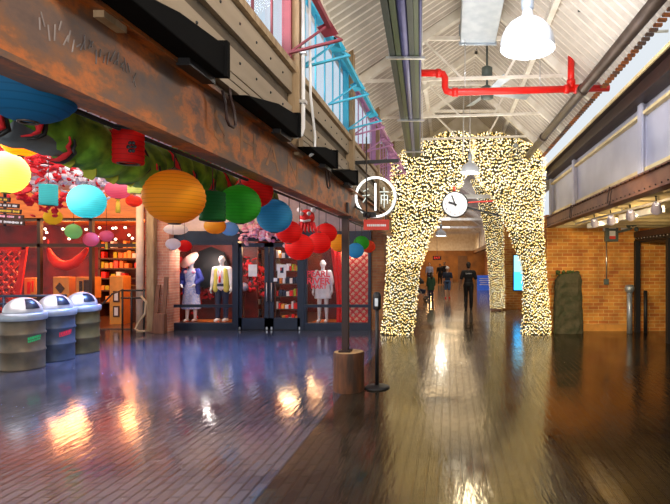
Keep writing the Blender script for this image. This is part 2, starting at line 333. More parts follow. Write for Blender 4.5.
# ------------------------------------------------------------------ setting
XL, XR = -1.46, 2.5                 # planes of the two clerestory walls
BACK = 12.9                         # distance of the cross wall with the shop front
mb = MB(); mb.add([(-1.42,-3,0),(7.2,-3,0),(7.2,14.6,0),(-1.42,14.6,0)], [(0,1,2,3)]); struct(mb.build('floor', M['floor']), 'dark wet wood block floor of the aisle, with golden reflections', 'floor')
mb = MB(); mb.add([(-19,-3,0),(-1.42,-3,0),(-1.42,13,0),(-19,13,0)], [(0,1,2,3)]); struct(mb.build('floor_hall', M['floor_hall']), 'bluish wet block floor of the lantern hall in front of the shops', 'floor')
mb = MB(); mb.box(-3.6, 3.6, 14.6, 46, -.05, .004); struct(mb.build('floor_corridor', M['concrete']), 'polished tan concrete floor beyond the light arch', 'floor')
# left clerestory wall: lapped boards
mb = MB()
for z0, z1, off in ((2.70,2.86,.0),(2.87,2.915,.05),(2.925,2.97,.05),(2.98,3.03,.05),(3.045,3.16,.03),(3.28,3.46,.03)):
    mb.box(XL-.12, XL+off, .2, BACK, z0, z1)
struct(mb.build('wall_left', M['panel_beige']), 'beige lapped cladding wall below the clerestory windows, over the rusted beam', 'wall')
mb = MB(); mb.box(XL-.12, XL-.01, .2, BACK, 2.70, 3.50); struct(mb.build('wall_left_backing', M['panel_dark']), 'brown backing boards seen between beige cladding strips', 'wall')
mb = MB(); mb.box(XL-.12, XL+.02, .2, BACK, 4.50, 4.80); struct(mb.build('trim_1', M['white_paint']), 'white painted header above the clerestory windows', 'trim')
mb = MB(); mb.box(XL-.10, XL+.07, .2, BACK, 3.47, 3.53); struct(mb.build('trim_2', M['timber']), 'timber sill rail under the coloured windows', 'trim')
k = 3
for yy in (2.05, 4.6, 7.15, 9.7, 12.3):
    mb = MB(); mb.box(XL-.06, XL+.09, yy-.07, yy+.07, 2.72, 4.78)
    struct(mb.build('trim_%d' % k, M['timber']), 'timber post of the left clerestory wall, number %d from the front' % (k-2), 'post'); k += 1
mb = MB()
for i in range(44):
    y0 = .5+i*.29
    for z in (3.10, 3.37):
        mb.ball((XL+.03, y0, z), .011, 6, 4)
struct(mb.build('trim_%d' % k, M['black']), 'dark screw heads in the beige cladding', 'trim'); k += 1
# right clerestory wall
mb = MB(); mb.box(XR+.09, XR+.2, .2, 12.7, 2.87, 4.05); struct(mb.build('wall_right', M['lav_panel']), 'grey lavender panel wall above the brown right beam', 'wall')
mb = MB(); mb.box(XR+.05, XR+.09, .2, 12.7, 2.88, 2.99); mb.box(XR+.02, XR+.09, .2, 12.7, 3.68, 3.72)
struct(mb.build('trim_%d' % k, M['cream']), 'cream rails along the grey right wall panels', 'trim'); k += 1
for yy in (4.2, 6.6, 10.2, 12.55):
    mb = MB(); mb.box(XR+.03, XR+.09, yy-.03, yy+.03, 2.88, 3.83); mb.box(XR-.0, XR+.03, yy-.07, yy+.07, 2.88, 3.83)
    struct(mb.build('trim_%d' % k, M['lav_panel']), 'grey steel upright on the right wall panels, %.0f m along' % yy, 'post'); k += 1
# frontal brick wall on the right and the low ceiling in front of it
mb = MB(); mb.box(XR-.05, 7.2, 12.7, 13.1, 0, 2.95); struct(mb.build('wall_right_brick', M['brick_orange']), 'orange brick wall facing the hall on the right', 'wall')
mb = MB(); mb.box(7.2, 7.4, -3, 13.1, 0, 3.2); struct(mb.build('wall_right_side', M['brick_dark']), 'unseen dark brick side wall added at far right', 'wall')  # out of view, put in to block blue sky light from the right
mb = MB(); mb.box(XR+.12, 7.2, .2, 12.7, 2.72, 2.85)
for i in range(14): mb.box(XR+.12, 7.2, .6+i*.9, .74+i*.9, 2.60, 2.72)
struct(mb.build('ceiling_right', M['cream']), 'cream boarded low ceiling on the right', 'ceiling')
mb = MB(); mb.box(3.35, 4.60, 12.64, 12.70, 0, .17); struct(mb.build('baseboard_right', M['shop_gold']), 'ochre board along the foot of the brick wall', 'baseboard')
# left hall ceiling and the walls round the shops
mb = MB(); mb.box(-19, XL-.13, -.5, 17.5, 3.62, 3.75); struct(mb.build('ceiling_left', M['ceil_left']), 'pale ceiling over the lantern hall', 'ceiling')
d = BACK
mb = MB()
mb.box(WX(169,d), WX(382,d), d+.05, d+.35, WZ(234,d), 3.62)
struct(mb.build('wall_back', M['ceil_left']), 'pale wall above the blue shop front', 'wall')
mb = MB(); mb.px(370.5, 190, 383.5, 331, d, .4); struct(mb.build('wall_back_pier', M['brick_dark']), 'narrow brick pier right of the blue shop front', 'wall')
mb = MB(); mb.px(145, 188, 169, 331.5, 12.6, .5); struct(mb.build('wall_back_pillar', M['brick_pink']), 'pink brick pillar between the two shops', 'wall')
mb = MB(); mb.box(-19, WX(140,13), 13.0, 13.2, WZ(219,13), 3.62); struct(mb.build('trim_20', M['shop_wood']), 'orange lit wooden fascia over the left shop', 'trim')
# interiors
mb = MB(); mb.box(-19, -8.0, 16.4, 16.6, 0, 3.6); mb.box(-8.0,-7.9,13.1,16.6,0,3.6); struct(mb.build('wall_shop_left', mat('lacquer_red_wall', (.32,.015,.008), .55, 0, (.12,.008,.005), 3)), 'dark red back wall inside the left shop', 'wall')
mb = MB(); mb.box(-19, -7.9, 13.0, 16.4, 0, .02); mb.box(-7.9, -1.7, 12.95, 17.4, 0, .02); struct(mb.build('floor_shop', M['shop_floor']), 'dark floor inside the shops', 'floor')
mb = MB(); mb.box(-19,-8.0,13.1,16.5,2.95,3.05); struct(mb.build('ceiling_shop', M['shop_wood']), 'orange wood ceiling inside the left shop', 'ceiling')
mb = MB(); mb.box(-7.9,-1.7,17.3,17.4,0,3.6); mb.box(-7.5,-5.56,14.45,14.5,.02,2.45); mb.box(-3.70,-1.75,14.45,14.5,.02,2.45); mb.box(-1.80,-1.74,12.95,17.4,0,3.6)
struct(mb.build('wall_shop_back', M['shop_wall']), 'dark red walls inside the blue fronted shop', 'wall')
mb = MB(); mb.box(-7.9,-1.75,13.2,17.4,2.46,2.54); struct(mb.build('ceiling_shop_back', M['shop_wood']), 'orange ceiling inside the blue fronted shop', 'ceiling')
for p, e in (((-10.6,13.9,2.75),160),((-9.0,14.4,2.75),120),((-11.5,14.2,1.8),90),((-8.7,13.9,1.6),15)): light('POINT', p, e, (1,.40,.14), .4)
for p, e in (((-6.4,13.2,2.35),70),((-2.9,13.15,2.35),80)): light('POINT', p, e, (1,.88,.78), .12)
for p, e in (((-4.7,14.6,2.2),40),((-4.4,16.3,2.2),40)): light('POINT', p, e, (1,.62,.30), .25)
# corridor beyond the arch
mb = MB(); mb.box(-3.0,-2.8,13.3,46,0,4.8); mb.box(-2.8,-1.70,13.3,13.5,2.3,4.9); struct(mb.build('wall_corridor_left', M['brick_dark']), 'brick wall along the left of the far corridor', 'wall')
mb = MB(); mb.box(3.0,3.2,13.1,46,0,2.7); struct(mb.build('wall_corridor_right', M['brick_dark']), 'brick wall along the right of the far corridor', 'wall')
mb = MB(); mb.box(2.2,2.32,18.6,46,2.75,4.1)
for i in range(9): mb.box(2.14,2.2,19+i*3,19.12+i*3,2.7,4.1)
struct(mb.build('wall_corridor_upper', M['white_paint']), 'pale clerestory wall of the far corridor', 'wall')
mb = MB(); mb.box(2.05,2.35,18.6,46,2.52,2.75); mb.box(-2.8,-2.5,14,46,2.6,2.8); struct(mb.build('trim_21', M['far_brown']), 'dark beams along the far corridor', 'trim')
mb = MB(); mb.box(-3,3.2,44,44.2,0,2.75); struct(mb.build('wall_far', M['far_orange']), 'orange lit wall at the end of the corridor', 'wall')
mb = MB(); mb.box(-3,3.2,44,44.2,2.75,6); struct(mb.build('wall_far_gable', M['white_paint']), 'pale gable above the orange far wall', 'wall')
mb = MB(); mb.box(0.7,1.5,43.9,44.0,0.0,2.3); struct(mb.build('door_2', M['far_brown']), 'brown doorway in the orange far wall', 'door')
for yy, e in ((17,26),(22,45),(28,55),(34,70),(40,120)): light('AREA', (.0,yy,3.75), e, (1,.78,.50), 2.4, (.0,yy,0), 1.6)
for yy in (18,25,33): light('AREA', (.0,yy,3.7), 40, (.9,.94,1), 2.4, (.0,yy,6), 3)
light('POINT', (-1.6,41,2.2), 120, (1,.6,.25), .2)
# roof: corrugated sheets on both slopes, an open sky strip along the right eave
RX, RZ = .52, 6.0
def roof(name, x0, z0, x1, z1, y0, y1, label):
    mb = MB(); n = int((y1-y0)/.04); vs = []; fs = []
    nx, nz = -(z1-z0), (x1-x0); L = math.hypot(nx, nz); nx /= L; nz /= L
    for i in range(n+1):
        h = (.022, .022, -.022, -.022)[i % 4]
        for x, z in ((x0,z0),(x1,z1)): vs.append((x+nx*h, y0+(y1-y0)*i/n, z+nz*h))
    for i in range(n): fs.append((2*i, 2*i+1, 2*i+3, 2*i+2))
    mb.add(vs, fs); mb.mi = [1 if i % 4 == 1 else 0 for i in range(n)]  # darker flank on each rib paints in its shade
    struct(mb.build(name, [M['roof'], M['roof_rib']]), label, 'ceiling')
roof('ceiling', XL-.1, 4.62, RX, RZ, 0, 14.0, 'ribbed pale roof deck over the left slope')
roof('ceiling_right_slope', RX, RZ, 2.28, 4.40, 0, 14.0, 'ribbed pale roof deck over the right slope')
mb = MB()
for i in range(120): mb.box(2.24, 2.33, .3+i*.115, .345+i*.115, 4.34, 4.37)
struct(mb.build('trim_22', M['rust']), 'rusty rib ends along the bright right eave', 'trim')
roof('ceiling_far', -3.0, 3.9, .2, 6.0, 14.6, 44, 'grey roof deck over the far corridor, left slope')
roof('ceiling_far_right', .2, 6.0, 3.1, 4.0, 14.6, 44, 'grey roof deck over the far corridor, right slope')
mb = MB()
for i in range(2): mb.box(XL-.1, 2.4, 13.95+i*.3, 14.0+i*.3, 4.9, 6.1)
struct(mb.build('trim_23', M['white_paint']), 'white gable boards behind the top of the light arch', 'trim')
# steel beams
def ibeam(x0, x1, y0, y1, z0, z1, t=.025, web=None):
    mb = MB(); c = web if web is not None else (x0+x1)/2
    mb.box(x0, x1, y0, y1, z0, z0+t); mb.box(x0, x1, y0, y1, z1-t, z1); mb.box(c-.012, c+.012, y0, y1, z0+t, z1-t)
    return mb
bl = thing('steel_beam', 'rusty brown steel beam running overhead from the left foreground to the shop front', 'beam', (-1.43, .3, 2.375))
ibeam(-1.50, -1.36, .3, 12.95, 2.375, 2.77, .022, -1.425).build('web_and_flanges', M['rust'], bl)
mb = MB()
for yy, tx in ((3.08,'S'),(3.50,'H'),(3.98,'A'),(4.50,'N')):
    mb.text(tx, .27, Matrix.Translation((-1.412, yy, 2.575)) @ Matrix.Rotation(PI/2,4,'Z') @ Matrix.Rotation(PI/2,4,'X'), .0006, sx=1.7)
o = mb.build('painted_letters', mat('faded_orange_letters', (.40,.16,.05), .7, 0, (.16,.085,.05), 9), bl)
o['label'] = 'faded orange mill letters'
mb = MB(); rnd = random.Random(3)
for i in range(26):
    y0 = 1.72+i*.021; z0 = 2.585+rnd.uniform(-.03,.03); h = rnd.uniform(.02,.06)
    mb.bar((-1.411,y0,z0-h/2), (-1.411,y0+rnd.uniform(-.02,.03),z0+h/2), .002, .005)
o = mb.build('chalk_marks', mat('white_chalk', (.24,.20,.19), .9), bl); o['label'] = 'scribbled white chalk marks'
br = thing('steel_beam', 'brown riveted steel beam under the grey panels on the right', 'beam', (2.5, .3, 2.63))
ibeam(2.42, 2.60, .3, 12.7, 2.62, 2.88, .022, 2.47).build('web_and_flanges', mat('red_brown_steel', (.23,.10,.055), .55, .2, (.15,.06,.04), 4), br)
mb = MB()
for i in range(70): mb.ball((2.412, .6+i*.17, 2.66), .012, 6, 4); mb.ball((2.412, .6+i*.17, 2.85), .012, 6, 4)
mb.build('rivet_row', M['dark_red_steel'], br)
bu = thing('eave_beam', 'dark upper steel beam with a pale top edge along the right eave', 'beam', (2.4, .3, 3.83))
ibeam(2.37, 2.58, .3, 12.7, 3.83, 4.09, .025, 2.46).build('web_and_flanges', M['dark_red_steel'], bu)
mb = MB(); mb.box(2.35, 2.37, .3, 12.7, 4.07, 4.115); mb.build('pale_edge', M['cream'], bu)
# clerestory windows on the left, hinged sashes tilted into the aisle
def clerestory(num, y0, y1, paint, colour, open_=True):
    r = sroot('window_%d' % num, (XL, y0, 3.53), '%s framed clerestory window with a tilted sash, %s' % colour, 'window')
    fr = MB()
    fr.box(XL-.05, XL+.03, y0, y1, 3.53, 3.57); fr.box(XL-.05, XL+.03, y0, y1, 4.45, 4.5)
    fr.box(XL-.05, XL+.03, y0, y0+.04, 3.53, 4.5); fr.box(XL-.05, XL+.03, y1-.04, y1, 3.53, 4.5)
    n = 6
    for i in range(1, n): yy = y0+(y1-y0)*i/n; fr.box(XL-.02, XL-.004, yy-.010, yy+.010, 3.57, 4.45)
    fr.build('window_frame', paint, r)
    MB().box(XL-.035, XL-.03, y0+.04, y1-.04, 3.57, 4.45).build('pane', M['glass_sky'], r)
    if open_:
        a, b = Vector((XL+.04, 0, 4.42)), Vector((XL+.38, 0, 3.86))
        s = MB()
        for yy in (y0+.08, y1-.08): s.bar((a.x,yy,a.z), (b.x,yy,b.z), .04, .03)
        s.bar((b.x,y0+.06,b.z), (b.x,y1-.06,b.z), .04, .05); s.bar((a.x,y0+.06,a.z), (a.x,y1-.06,a.z), .03, .03)
        sa = s.build('sash', paint, r)
        g = MB(); q = Vector((.02,0,.012))
        g.add([(a.x,y0+.1,a.z),(b.x,y0+.1,b.z),(b.x,y1-.1,b.z),(a.x,y1-.1,a.z)], [(0,1,2,3)]); g.build('sash_pane', M['glass_sky'], sa)
        for yy in (y0+.10, (y0+y1)/2, y1-.10):
            t = MB(); tip = (XL+.50, yy, 3.72)
            t.bar((XL+.03,yy,3.60), tip, .03, .018); t.bar(tip, (b.x,yy+.22,b.z), .022, .016); t.bar((XL+.03,yy,3.60), (b.x,yy+.02,b.z), .02, .015)
            t.add([(b.x-.10,yy,b.z-.03),(b.x+.02,yy,b.z+.03),(b.x+.06,yy+.16,b.z-.02),(b.x-.06,yy+.12,b.z-.07)], [(0,1,2,3)])
            t.build('stay_arm', paint, r)
clerestory(1, 2.12, 4.53, M['red_paint'], ('dark red', 'nearest the viewer'))
clerestory(2, 4.67, 7.08, M['cyan_paint'], ('bright cyan', 'between the red and mauve ones'))
clerestory(3, 7.22, 9.63, M['pink_paint'], ('mauve', 'just past the cyan window'))
clerestory(4, 9.77, 12.23, M['pink_paint'], ('pinkish mauve', 'last before the light arch'))
# ---- blue shop front
d = BACK
def front_window(num, x0, x1, label):
    r = sroot('window_%d' % num, (WX(x0,d), d, 0), label, 'window')
    f = MB(); f.px(x0,243,x0+3,331,d-.06,.12); f.px(x1-3,243,x1,331,d-.06,.12); f.px(x0,240,x1,245,d-.06,.12); f.px(x0,323,x1,331,d-.08,.16)
    f.build('window_frame', M['frame_blue'], r, .008)
    MB().px(x0,304.5,x1,307.5,d-.09,.06).build('mid_rail', M['frame_blue'], r)
    MB().px(x0+3,245,x1-3,323,d,.008).build('pane', M['glass'], r)
    return r
front_window(5, 169.5, 235, 'slate blue shop window with two dressed mannequins')
w6 = front_window(6, 303.5, 371, 'slate blue shop window with red lettering and a red lattice screen')
MB().px(169.5,231,371,241,d-.08,.16).build('header_rail', M['frame_blue'], w6)
mb = MB()
sc = d/F
mb.text('PEARL', 8.6*sc, facing(Vector((WX(318.3,d), d-.012, WZ(274.2,d)))), .002, sx=.98, bold=.007)
mb.text('RIVER', 8.6*sc, facing(Vector((WX(318.3,d), d-.012, WZ(281.2,d)))), .002, sx=1.06, bold=.007)
mb.text('MART', 6.0*sc, facing(Vector((WX(319,d), d-.012, WZ(286.8,d)))), .002, sx=1.0, bold=.005)
mb.build('red_lettering', mat('red_vinyl_letters', (.95,.07,.10), .5), w6)
dr = sroot('door_1', (WX(236,d), d, 0), 'slate blue double glass doors of the shop front', 'door')
mb = MB(); mb.px(233.5,229,238,331,d-.10,.2); mb.px(300,240,304.5,331,d-.08,.16); mb.build('door_jamb', M['frame_blue'], dr)
for x0, x1 in ((237.5,268.6),(269.4,301.5)):
    f = MB(); f.px(x0,243,x0+4.2,329.5,d-.03,.06); f.px(x1-4.2,243,x1,329.5,d-.03,.06); f.px(x0,243,x1,247,d-.03,.06); f.px(x0,318,x1,329.5,d-.03,.06)
    lf = f.build('door_leaf', M['frame_blue'], dr)
    MB().px(x0+4,247,x1-4,318,d,.01).build('pane', M['glass'], lf)
    hx = x1-2 if x0 < 250 else x0+2
    h = MB(); h.tube([W(hx,283,d-.03), W(hx,283,d-.09), W(hx,301,d-.09), W(hx,301,d-.03)], .014, 8); h.build('pull_handle', M['steel'], lf)
    for fx in (x0+2, x1-2):
        MB().px(fx-.8,327,fx+.8,329.6,d-.06,.03).build('floor_lock', M['steel'], lf)
# ---- left shop front
d = 13.0
wl = sroot('window_7', (WX(0,d), d, 0), 'dark framed glass front of the orange lit left shop', 'window')
f = MB()
for x in (-14, 38.5, 90.5): f.px(x-1.6,219,x+1.6,331,d,.1)
f.px(-30,243.5,141,247,d,.1); f.px(-30,322,92,331,d,.1); f.px(-30,218,141,221,d,.1)
f.build('window_frame', M['frame_brown'], wl)
MB().px(-14,221,38,322,d+.04,.008).build('pane', M['glass'], wl); MB().px(40,221,89,322,d+.04,.008).build('pane', M['glass'], wl)

# ------------------------------------------------------------------ the arch of lights
def curtain(name, label, levels, y0, depth, seed, strands=46):
    """levels: (z, x_left, x_right) from the foot to the crown"""
    r = thing(name, label, 'string lights', ((levels[0][1]+levels[0][2])/2, y0, 0), 'curtains of fairy lights forming the arch')
    rnd = random.Random(seed)
    def at(z):
        for (za,la,ra),(zb,lb,rb) in zip(levels, levels[1:]):
            if z <= zb: t = (z-za)/(zb-za); return la+(lb-la)*t, ra+(rb-ra)*t
        return levels[-1][1:]
    def pt(u, z, k=1.0):
        l, rr = at(z); c, h = (l+rr)/2, (rr-l)/2*k; u = u % 1.0
        if u < .62: x = -1+2*u/.62; sy = -1
        else: x = 1-2*(u-.62)/.38; sy = 1
        x = max(-1, min(1, x)); return Vector((c+h*x, y0+sy*depth*k*math.sqrt(max(0, 1-abs(x)**2.4)), z))
    n, zs = 28, [levels[0][0]+(levels[-1][0]-levels[0][0])*i/30 for i in range(31)]
    mb = MB(); vs = [pt(k/n, z, .90) for z in zs for k in range(n)]
    mb.add(vs, [(i*n+k, i*n+(k+1)%n, (i+1)*n+(k+1)%n, (i+1)*n+k) for i in range(30) for k in range(n)], True)
    mb.build('backing_net', M['net'], r)
    octa = [(0,1,2),(0,2,3),(0,3,4),(0,4,1),(5,2,1),(5,3,2),(5,4,3),(5,1,4)]
    for s in range(strands):
        u = (s+.5)/strands; b = MB(); b.cur = 0
        pts = [pt(u+.006*math.sin(z*5+s), z, .97) for z in zs]; b.tube(pts, .005, 3, False)
        z = levels[0][0]+.01+rnd.random()*.06
        while z < levels[-1][0]:
            l, rr = at(z)
            m = max(1, round((rr-l)/.60))
            for j in range(m):
                c = pt(u+rnd.uniform(-.5,.5)/strands*(1.0 if m == 1 else 1.1), z+rnd.uniform(-.02,.02), rnd.uniform(.95,1.03)); q = rnd.uniform(.011,.018)
                b.cur = rnd.choices((1,2,3), (.45,.2,.35))[0]
                vs = [(c.x,c.y,c.z+q*1.2),(c.x+q,c.y,c.z),(c.x,c.y+q,c.z),(c.x-q,c.y,c.z),(c.x,c.y-q,c.z),(c.x,c.y,c.z-q*1.2)]
                b.add(vs, octa, True)
            z += rnd.uniform(.062,.110)
        b.build('light_strand', [M['wire_olive'], M['bulb'], M['bulb_gold'], M['bulb_white']], r)
    return r
D1 = 12.3
def lv(rows, d): return sorted((max(.0, WZ(y,d)), WX(l,d), WX(rr,d)) for y, l, rr in rows)
curtain('light_curtain', 'wide curtain of fairy lights forming the left side of the arch, behind the neon sign',
    lv([(333,380,414),(318,383,416),(300,384,418),(273,386,420),(255,387,426),(238,387,431),(214,388,446),(195,388,456),(181,389,465),(165,389,474),(150,404,476),(135,440,474)], D1), D1, .36, 1, 64)
curtain('light_curtain', 'curtain of fairy lights forming the right side of the arch, against the brick wall',
    lv([(333,520,552),(320,523,551),(300,523,549),(264,521,546),(245,513,545),(229,507,544),(212,499,544),(194,489,545),(177,476,546),(160,471,546),(147,472,540),(135,474,505)], D1), D1+.05, .36, 2, 64)
D2 = 18.2
curtain('light_curtain', 'slimmer curtain of fairy lights seen through the middle of the arch',
    lv([(308,490,505),(285,489,505),(255,487,504),(230,484,504),(212,480,503),(195,476,499),(180,470,497)], D2), D2, .3, 3, 40)

# ------------------------------------------------------------------ overhead services
def truss(y, label):
    r = thing('roof_truss', label, 'truss', (RX, y, 4.7), 'white roof trusses')
    for xa, za in ((XL, 4.58),(2.24, 4.36)):
        MB().bar((xa,y,za), (RX,y,RZ-.08), .09, .13).build('rafter', M['white_paint'], r)
    MB().bar((XL,y,4.60), (2.05,y,4.70), .04, .045).build('tie_bar', M['white_paint'], r)
    MB().bar((-.45,y,5.28), (1.2,y,5.28), .05, .06).build('collar_bar', M['white_paint'], r)
    for xa, xb in ((-.45,.2),(1.2,.85)):
        MB().bar((xa,y,5.28), (xb,y,4.64), .035, .035).build('brace', M['white_paint'], r)
for y, l in ((3.4,'white roof truss nearest the viewer, above the dome lamp'),(7.9,'white roof truss just behind the red pipe'),(9.9,'white roof truss behind the ceiling fan'),(11.7,'white roof truss right in front of the light arch')): truss(y, l)
for x, z, l in ((-.5,5.25,'pale purlin on the left roof slope'),(1.38,5.1,'pale purlin on the right roof slope')):
    tag(MB().box(x-.04,x+.04,.3,13.9,z,z+.09).build('roof_purlin', M['white_paint']), l, 'purlin')
# bundle of ducts hung left of the middle
dg = thing('duct_bundle', 'bundle of dark green and violet ducts running along the left roof slope', 'duct', (-.7, 4.5, 4.3))
for off, m, w in ((-.185,'duct_dark',.07),(-.10,'duct_green',.06),(.085,'duct_dark',.06),(.15,'duct_green',.05)):
    MB().bar((-.325+off,2.2,4.34),(-.86+off*.7,12.0,4.34), w, .16).build('cable_tray', M[m], dg)
MB().tube([(-.335,2.2,4.31),(-.865,12.0,4.31)], .055, 14).build('round_duct', M['duct_blue'], dg)
MB().tube([(-.335+.205,2.2,4.3),(-.865+.145,12.0,4.3)], .018, 8).build('conduit', M['duct_blue'], dg)
MB().tube([(-.545,2.2,4.36),(-1.01,12.0,4.36)], .014, 8).build('edge_conduit', M['white_paint'], dg)
for yy in (3.4,6.1,8.8,11.3):
    x = -.33-.0545*(yy-2.2); b = MB(); b.bar((x-.24,yy,4.24),(x+.24,yy,4.24),.03,.03); b.tube([(x-.2,yy,4.24),(x-.2,yy,5.1)],.008,6); b.tube([(x+.2,yy,4.24),(x+.2,yy,5.3)],.008,6)
    b.build('hanger', M['steel'], dg)
# brown iron pipe
bp = thing('iron_pipe', 'long dark brown iron pipe slanting along the right side of the roof', 'pipe', (1.95, 2, 4.3))
MB().tube([(2.08,2.0,4.3),(1.86,12.6,4.3)], .075, 14).build('pipe_run', M['pipe_brown'], bp)
MB().tube([(1.86,12.6,4.3),(1.93,12.66,4.26),(2.35,12.7,4.02)], .05, 10).build('bent_end', M['pipe_brown'], bp)
for yy in (4.4, 7.4, 10.2): MB().tube([(2.08-.0208*(yy-2),yy-.05,4.3),(2.08-.0208*(yy-2),yy+.05,4.3)], .088, 14).build('coupling', M['pipe_brown'], bp)
# red sprinkler pipe
D = 7.5
rp = thing('sprinkler_pipe', 'bright red sprinkler pipe crossing the aisle below the roof', 'pipe', W(445,90,D))
a = [W(400,73,D), W(438,73,D), W(443,74,D), W(445,78,D), W(445,87,D), W(446.5,91,D), W(451,92.3,D), W(609,88,D)]
MB().tube(a, .052, 14).build('main_run', M['pipe_red'], rp)
MB().tube([W(571,89,D), W(571,56,D)], .05, 14).build('riser', M['pipe_red'], rp)
MB().tube([W(571,56,D), W(571,55,D), W(576,20,D)+Vector((0,.15,0))], .06, 12).build('pale_sleeve', M['white_paint'], rp)
for x0, y0_, x1, y in ((452,92.2,458,92.2),(564,89.2,569,89.1),(574,89,579,88.9),(571,84,571,80),(436,73,441,73.4)): MB().tube([W(x0,y0_,D), W(x1,y,D)], .066, 14).build('coupling', M['pipe_red'], rp)
b = MB(); b.tube([W(465,91.6,D), W(465,40,D)], .008, 6); b.tube([W(540,90,D), W(540,60,D)], .008, 6); b.build('hanger_rod', M['steel'], rp)
# grey ventilation duct under the ridge
vd = thing('ventilation_duct', 'grey galvanised box duct under the ridge, top centre', 'duct', (.45, 6, 5.2))
MB().box(.16,.72,3.0,8.0,5.22,5.50).build('duct_body', M['galv'], vd, .01)
b = MB()
for yy in (4.5,6.2,7.95): b.box(.14,.74,yy-.02,yy+.02,5.20,5.52)
b.build('seam_flange', M['galv'], vd)
b = MB(); b.box(.30,.34,7.96,8.0,5.5,5.9); b.box(.68,.72,7.96,8.0,5.5,5.9); b.box(.30,.34,4,4.04,5.5,5.9); b.build('hanger', M['steel'], vd)
# pendant lamps
def pendant(loc, s, rod, label):
    r = thing('pendant_lamp', label, 'lamp', loc)
    x, y, z = loc
    prof = [(.30,0),(.302,.03),(.297,.09),(.28,.15),(.25,.21),(.20,.27),(.13,.32),(.07,.35),(.05,.44)]
    b = MB(); b.lathe([(p*s, q*s) for p, q in prof], loc, 32, cap=False); b.build('lamp_shade', M['lamp_shell'], r)
    b = MB(); b.lathe([(0,.05*s),(.20*s,.055*s),(.25*s,.09*s),(.20*s,.14*s),(0,.15*s)], loc, 24); b.build('bulb', M['lamp_glow'], r)
    b = MB(); b.lathe([(.055*s,.43*s),(.07*s,.45*s),(.075*s,.58*s),(.05*s,.62*s),(.02*s,.66*s)], loc, 16); b.build('ballast_housing', M['galv'], r)
    b = MB(); b.tube([(x,y,z+.64*s),(x,y,z+rod)], .011, 8); b.build('hanging_rod', M['steel'], r)
    light('POINT', (x, y, z-.04), 60*s, (1,.95,.86), .12)
    return r
p = W(527.5,49,5.1); pendant((p.x,p.y,p.z), .92, 1.55, 'large white dome lamp hanging at the top of the picture')
p = W(470,173,11.3); pendant((p.x,p.y,p.z), .70, 2.25, 'small white bell lamp hanging in front of the top of the light arch')
p = W(441,236,25); pendant((p.x,p.y,p.z), .9, 1.6, 'tiny lit lamp hanging in the far corridor')
# ceiling fan
p = W(487,93,9.2)
fn = thing('ceiling_fan', 'dark ceiling fan hanging behind the red pipe', 'fan', p)
b = MB(); b.lathe([(.03,-.12),(.11,-.10),(.13,0),(.11,.10),(.04,.14)], p, 20); b.build('motor', M['box_green'], fn)
b = MB(); b.tube([p+Vector((0,0,.12)), p+Vector((0,0,.95))], .02, 8); b.lathe([(.04,.30),(.10,.32),(.10,.46),(.03,.50)], p, 16); b.build('drop_rod', M['box_green'], fn)
for k in range(4):
    a = k*PI/2+.35; b = MB(); Mr = Matrix.Rotation(a,3,'Z')
    b.add([Mr @ Vector(q)+p for q in ((.10,-.05,.0),(.85,-.085,.03),(.85,.075,-.01),(.10,.05,-.02),(.10,-.05,.012),(.85,-.085,.042),(.85,.075,.002),(.10,.05,-.008))], [(3,2,1,0),(4,5,6,7),(0,1,5,4),(1,2,6,5),(2,3,7,6),(3,0,4,7)])
    b.build('blade', M['galv'], fn)
# small clear fittings near the arch top
for px_, py_, l in ((516,154,'clear round glass globe lamp by the end of the brown pipe'),):
    p = W(px_,py_,11.8); r = thing('globe_lamp', l, 'lamp', p)
    MB().ball(p, .20, 18, 12).build('globe', glass('frosted_globe', (.8,.8,.8), .5, .2), r); MB().tube([p+Vector((0,0,.19)), p+Vector((0,0,1.0))], .012, 8).build('hanging_rod', M['steel'], r)
    MB().lathe([(.06,.17),(.07,.2),(.03,.26)], p, 12).build('cap', M['galv'], r)
# twin rods over the bell lamp
tag(MB().tube([W(463,158,11.6), W(464,78,11.6)], .016, 8).build('hanging_conduit', M['steel']), 'thin steel conduit hanging beside the bell lamp rod', 'conduit')
# black corner conduit at top right
tag(MB().tube([W(578,11,6.4), W(612,6,6.4), W(640,32,6.4)], .016, 8).build('roof_conduit', M['duct_dark']), 'bent dark conduit on the roof deck at top right', 'conduit')
tag(MB().tube([W(645,32,6.0), W(668,31,6.0)], .018, 8).build('roof_conduit', M['white_paint']), 'short white conduit beside the right eave', 'conduit')
# ------------------------------------------------------------------ clock, neon sign, street furniture in the aisle
D = 11.9
p = W(455,204.5,D); R_ = 13.2*D/F
ck = thing('wall_clock', 'round white clock with black rim and hands, hanging in the arch opening', 'clock', p)
FY = Matrix.Rotation(PI/2,3,'X')
MB().lathe([(R_*.86,-.06),(R_,-.06),(R_*1.02,0),(R_,.05),(R_*.93,.055),(R_*.92,.03)], p, 40, FY).build('rim', M['black'], ck)
MB().lathe([(0,.034),(R_*.925,.034)], p, 40, FY, cap=False).build('dial', M['clock_face'], ck)
b = MB()
for h in range(1,13):
    a = 2*PI*h/12; b.text(str(h), R_*.26, facing(p+Vector((math.sin(a)*R_*.74, -.038, math.cos(a)*R_*.74))), .001)
b.build('numerals', mat('grey_numerals', (.25,.24,.34), .6), ck)
for a, L, w, nm in ((2*PI*9.63/12,.52,.045,'hour_hand'),(2*PI*11.35/12,.72,.035,'minute_hand')):
    e = Vector((math.sin(a),0,math.cos(a))); q = p+Vector((0,-.045,0)); MB().bar(q-e*R_*.14, q+e*R_*L, w, .006, up=(0,1,0)).build(nm, M['black'], ck)
b = MB(); b.bar(p+Vector((R_*.9,.02,.05)), W(493,201,D), .035, .03); b.build('red_bracket', M['sign_red'], ck)
b = MB(); b.bar(p+Vector((R_*.95,.03,-.07)), W(500,215.5,D), .05, .04); b.build('black_bracket', M['black'], ck)
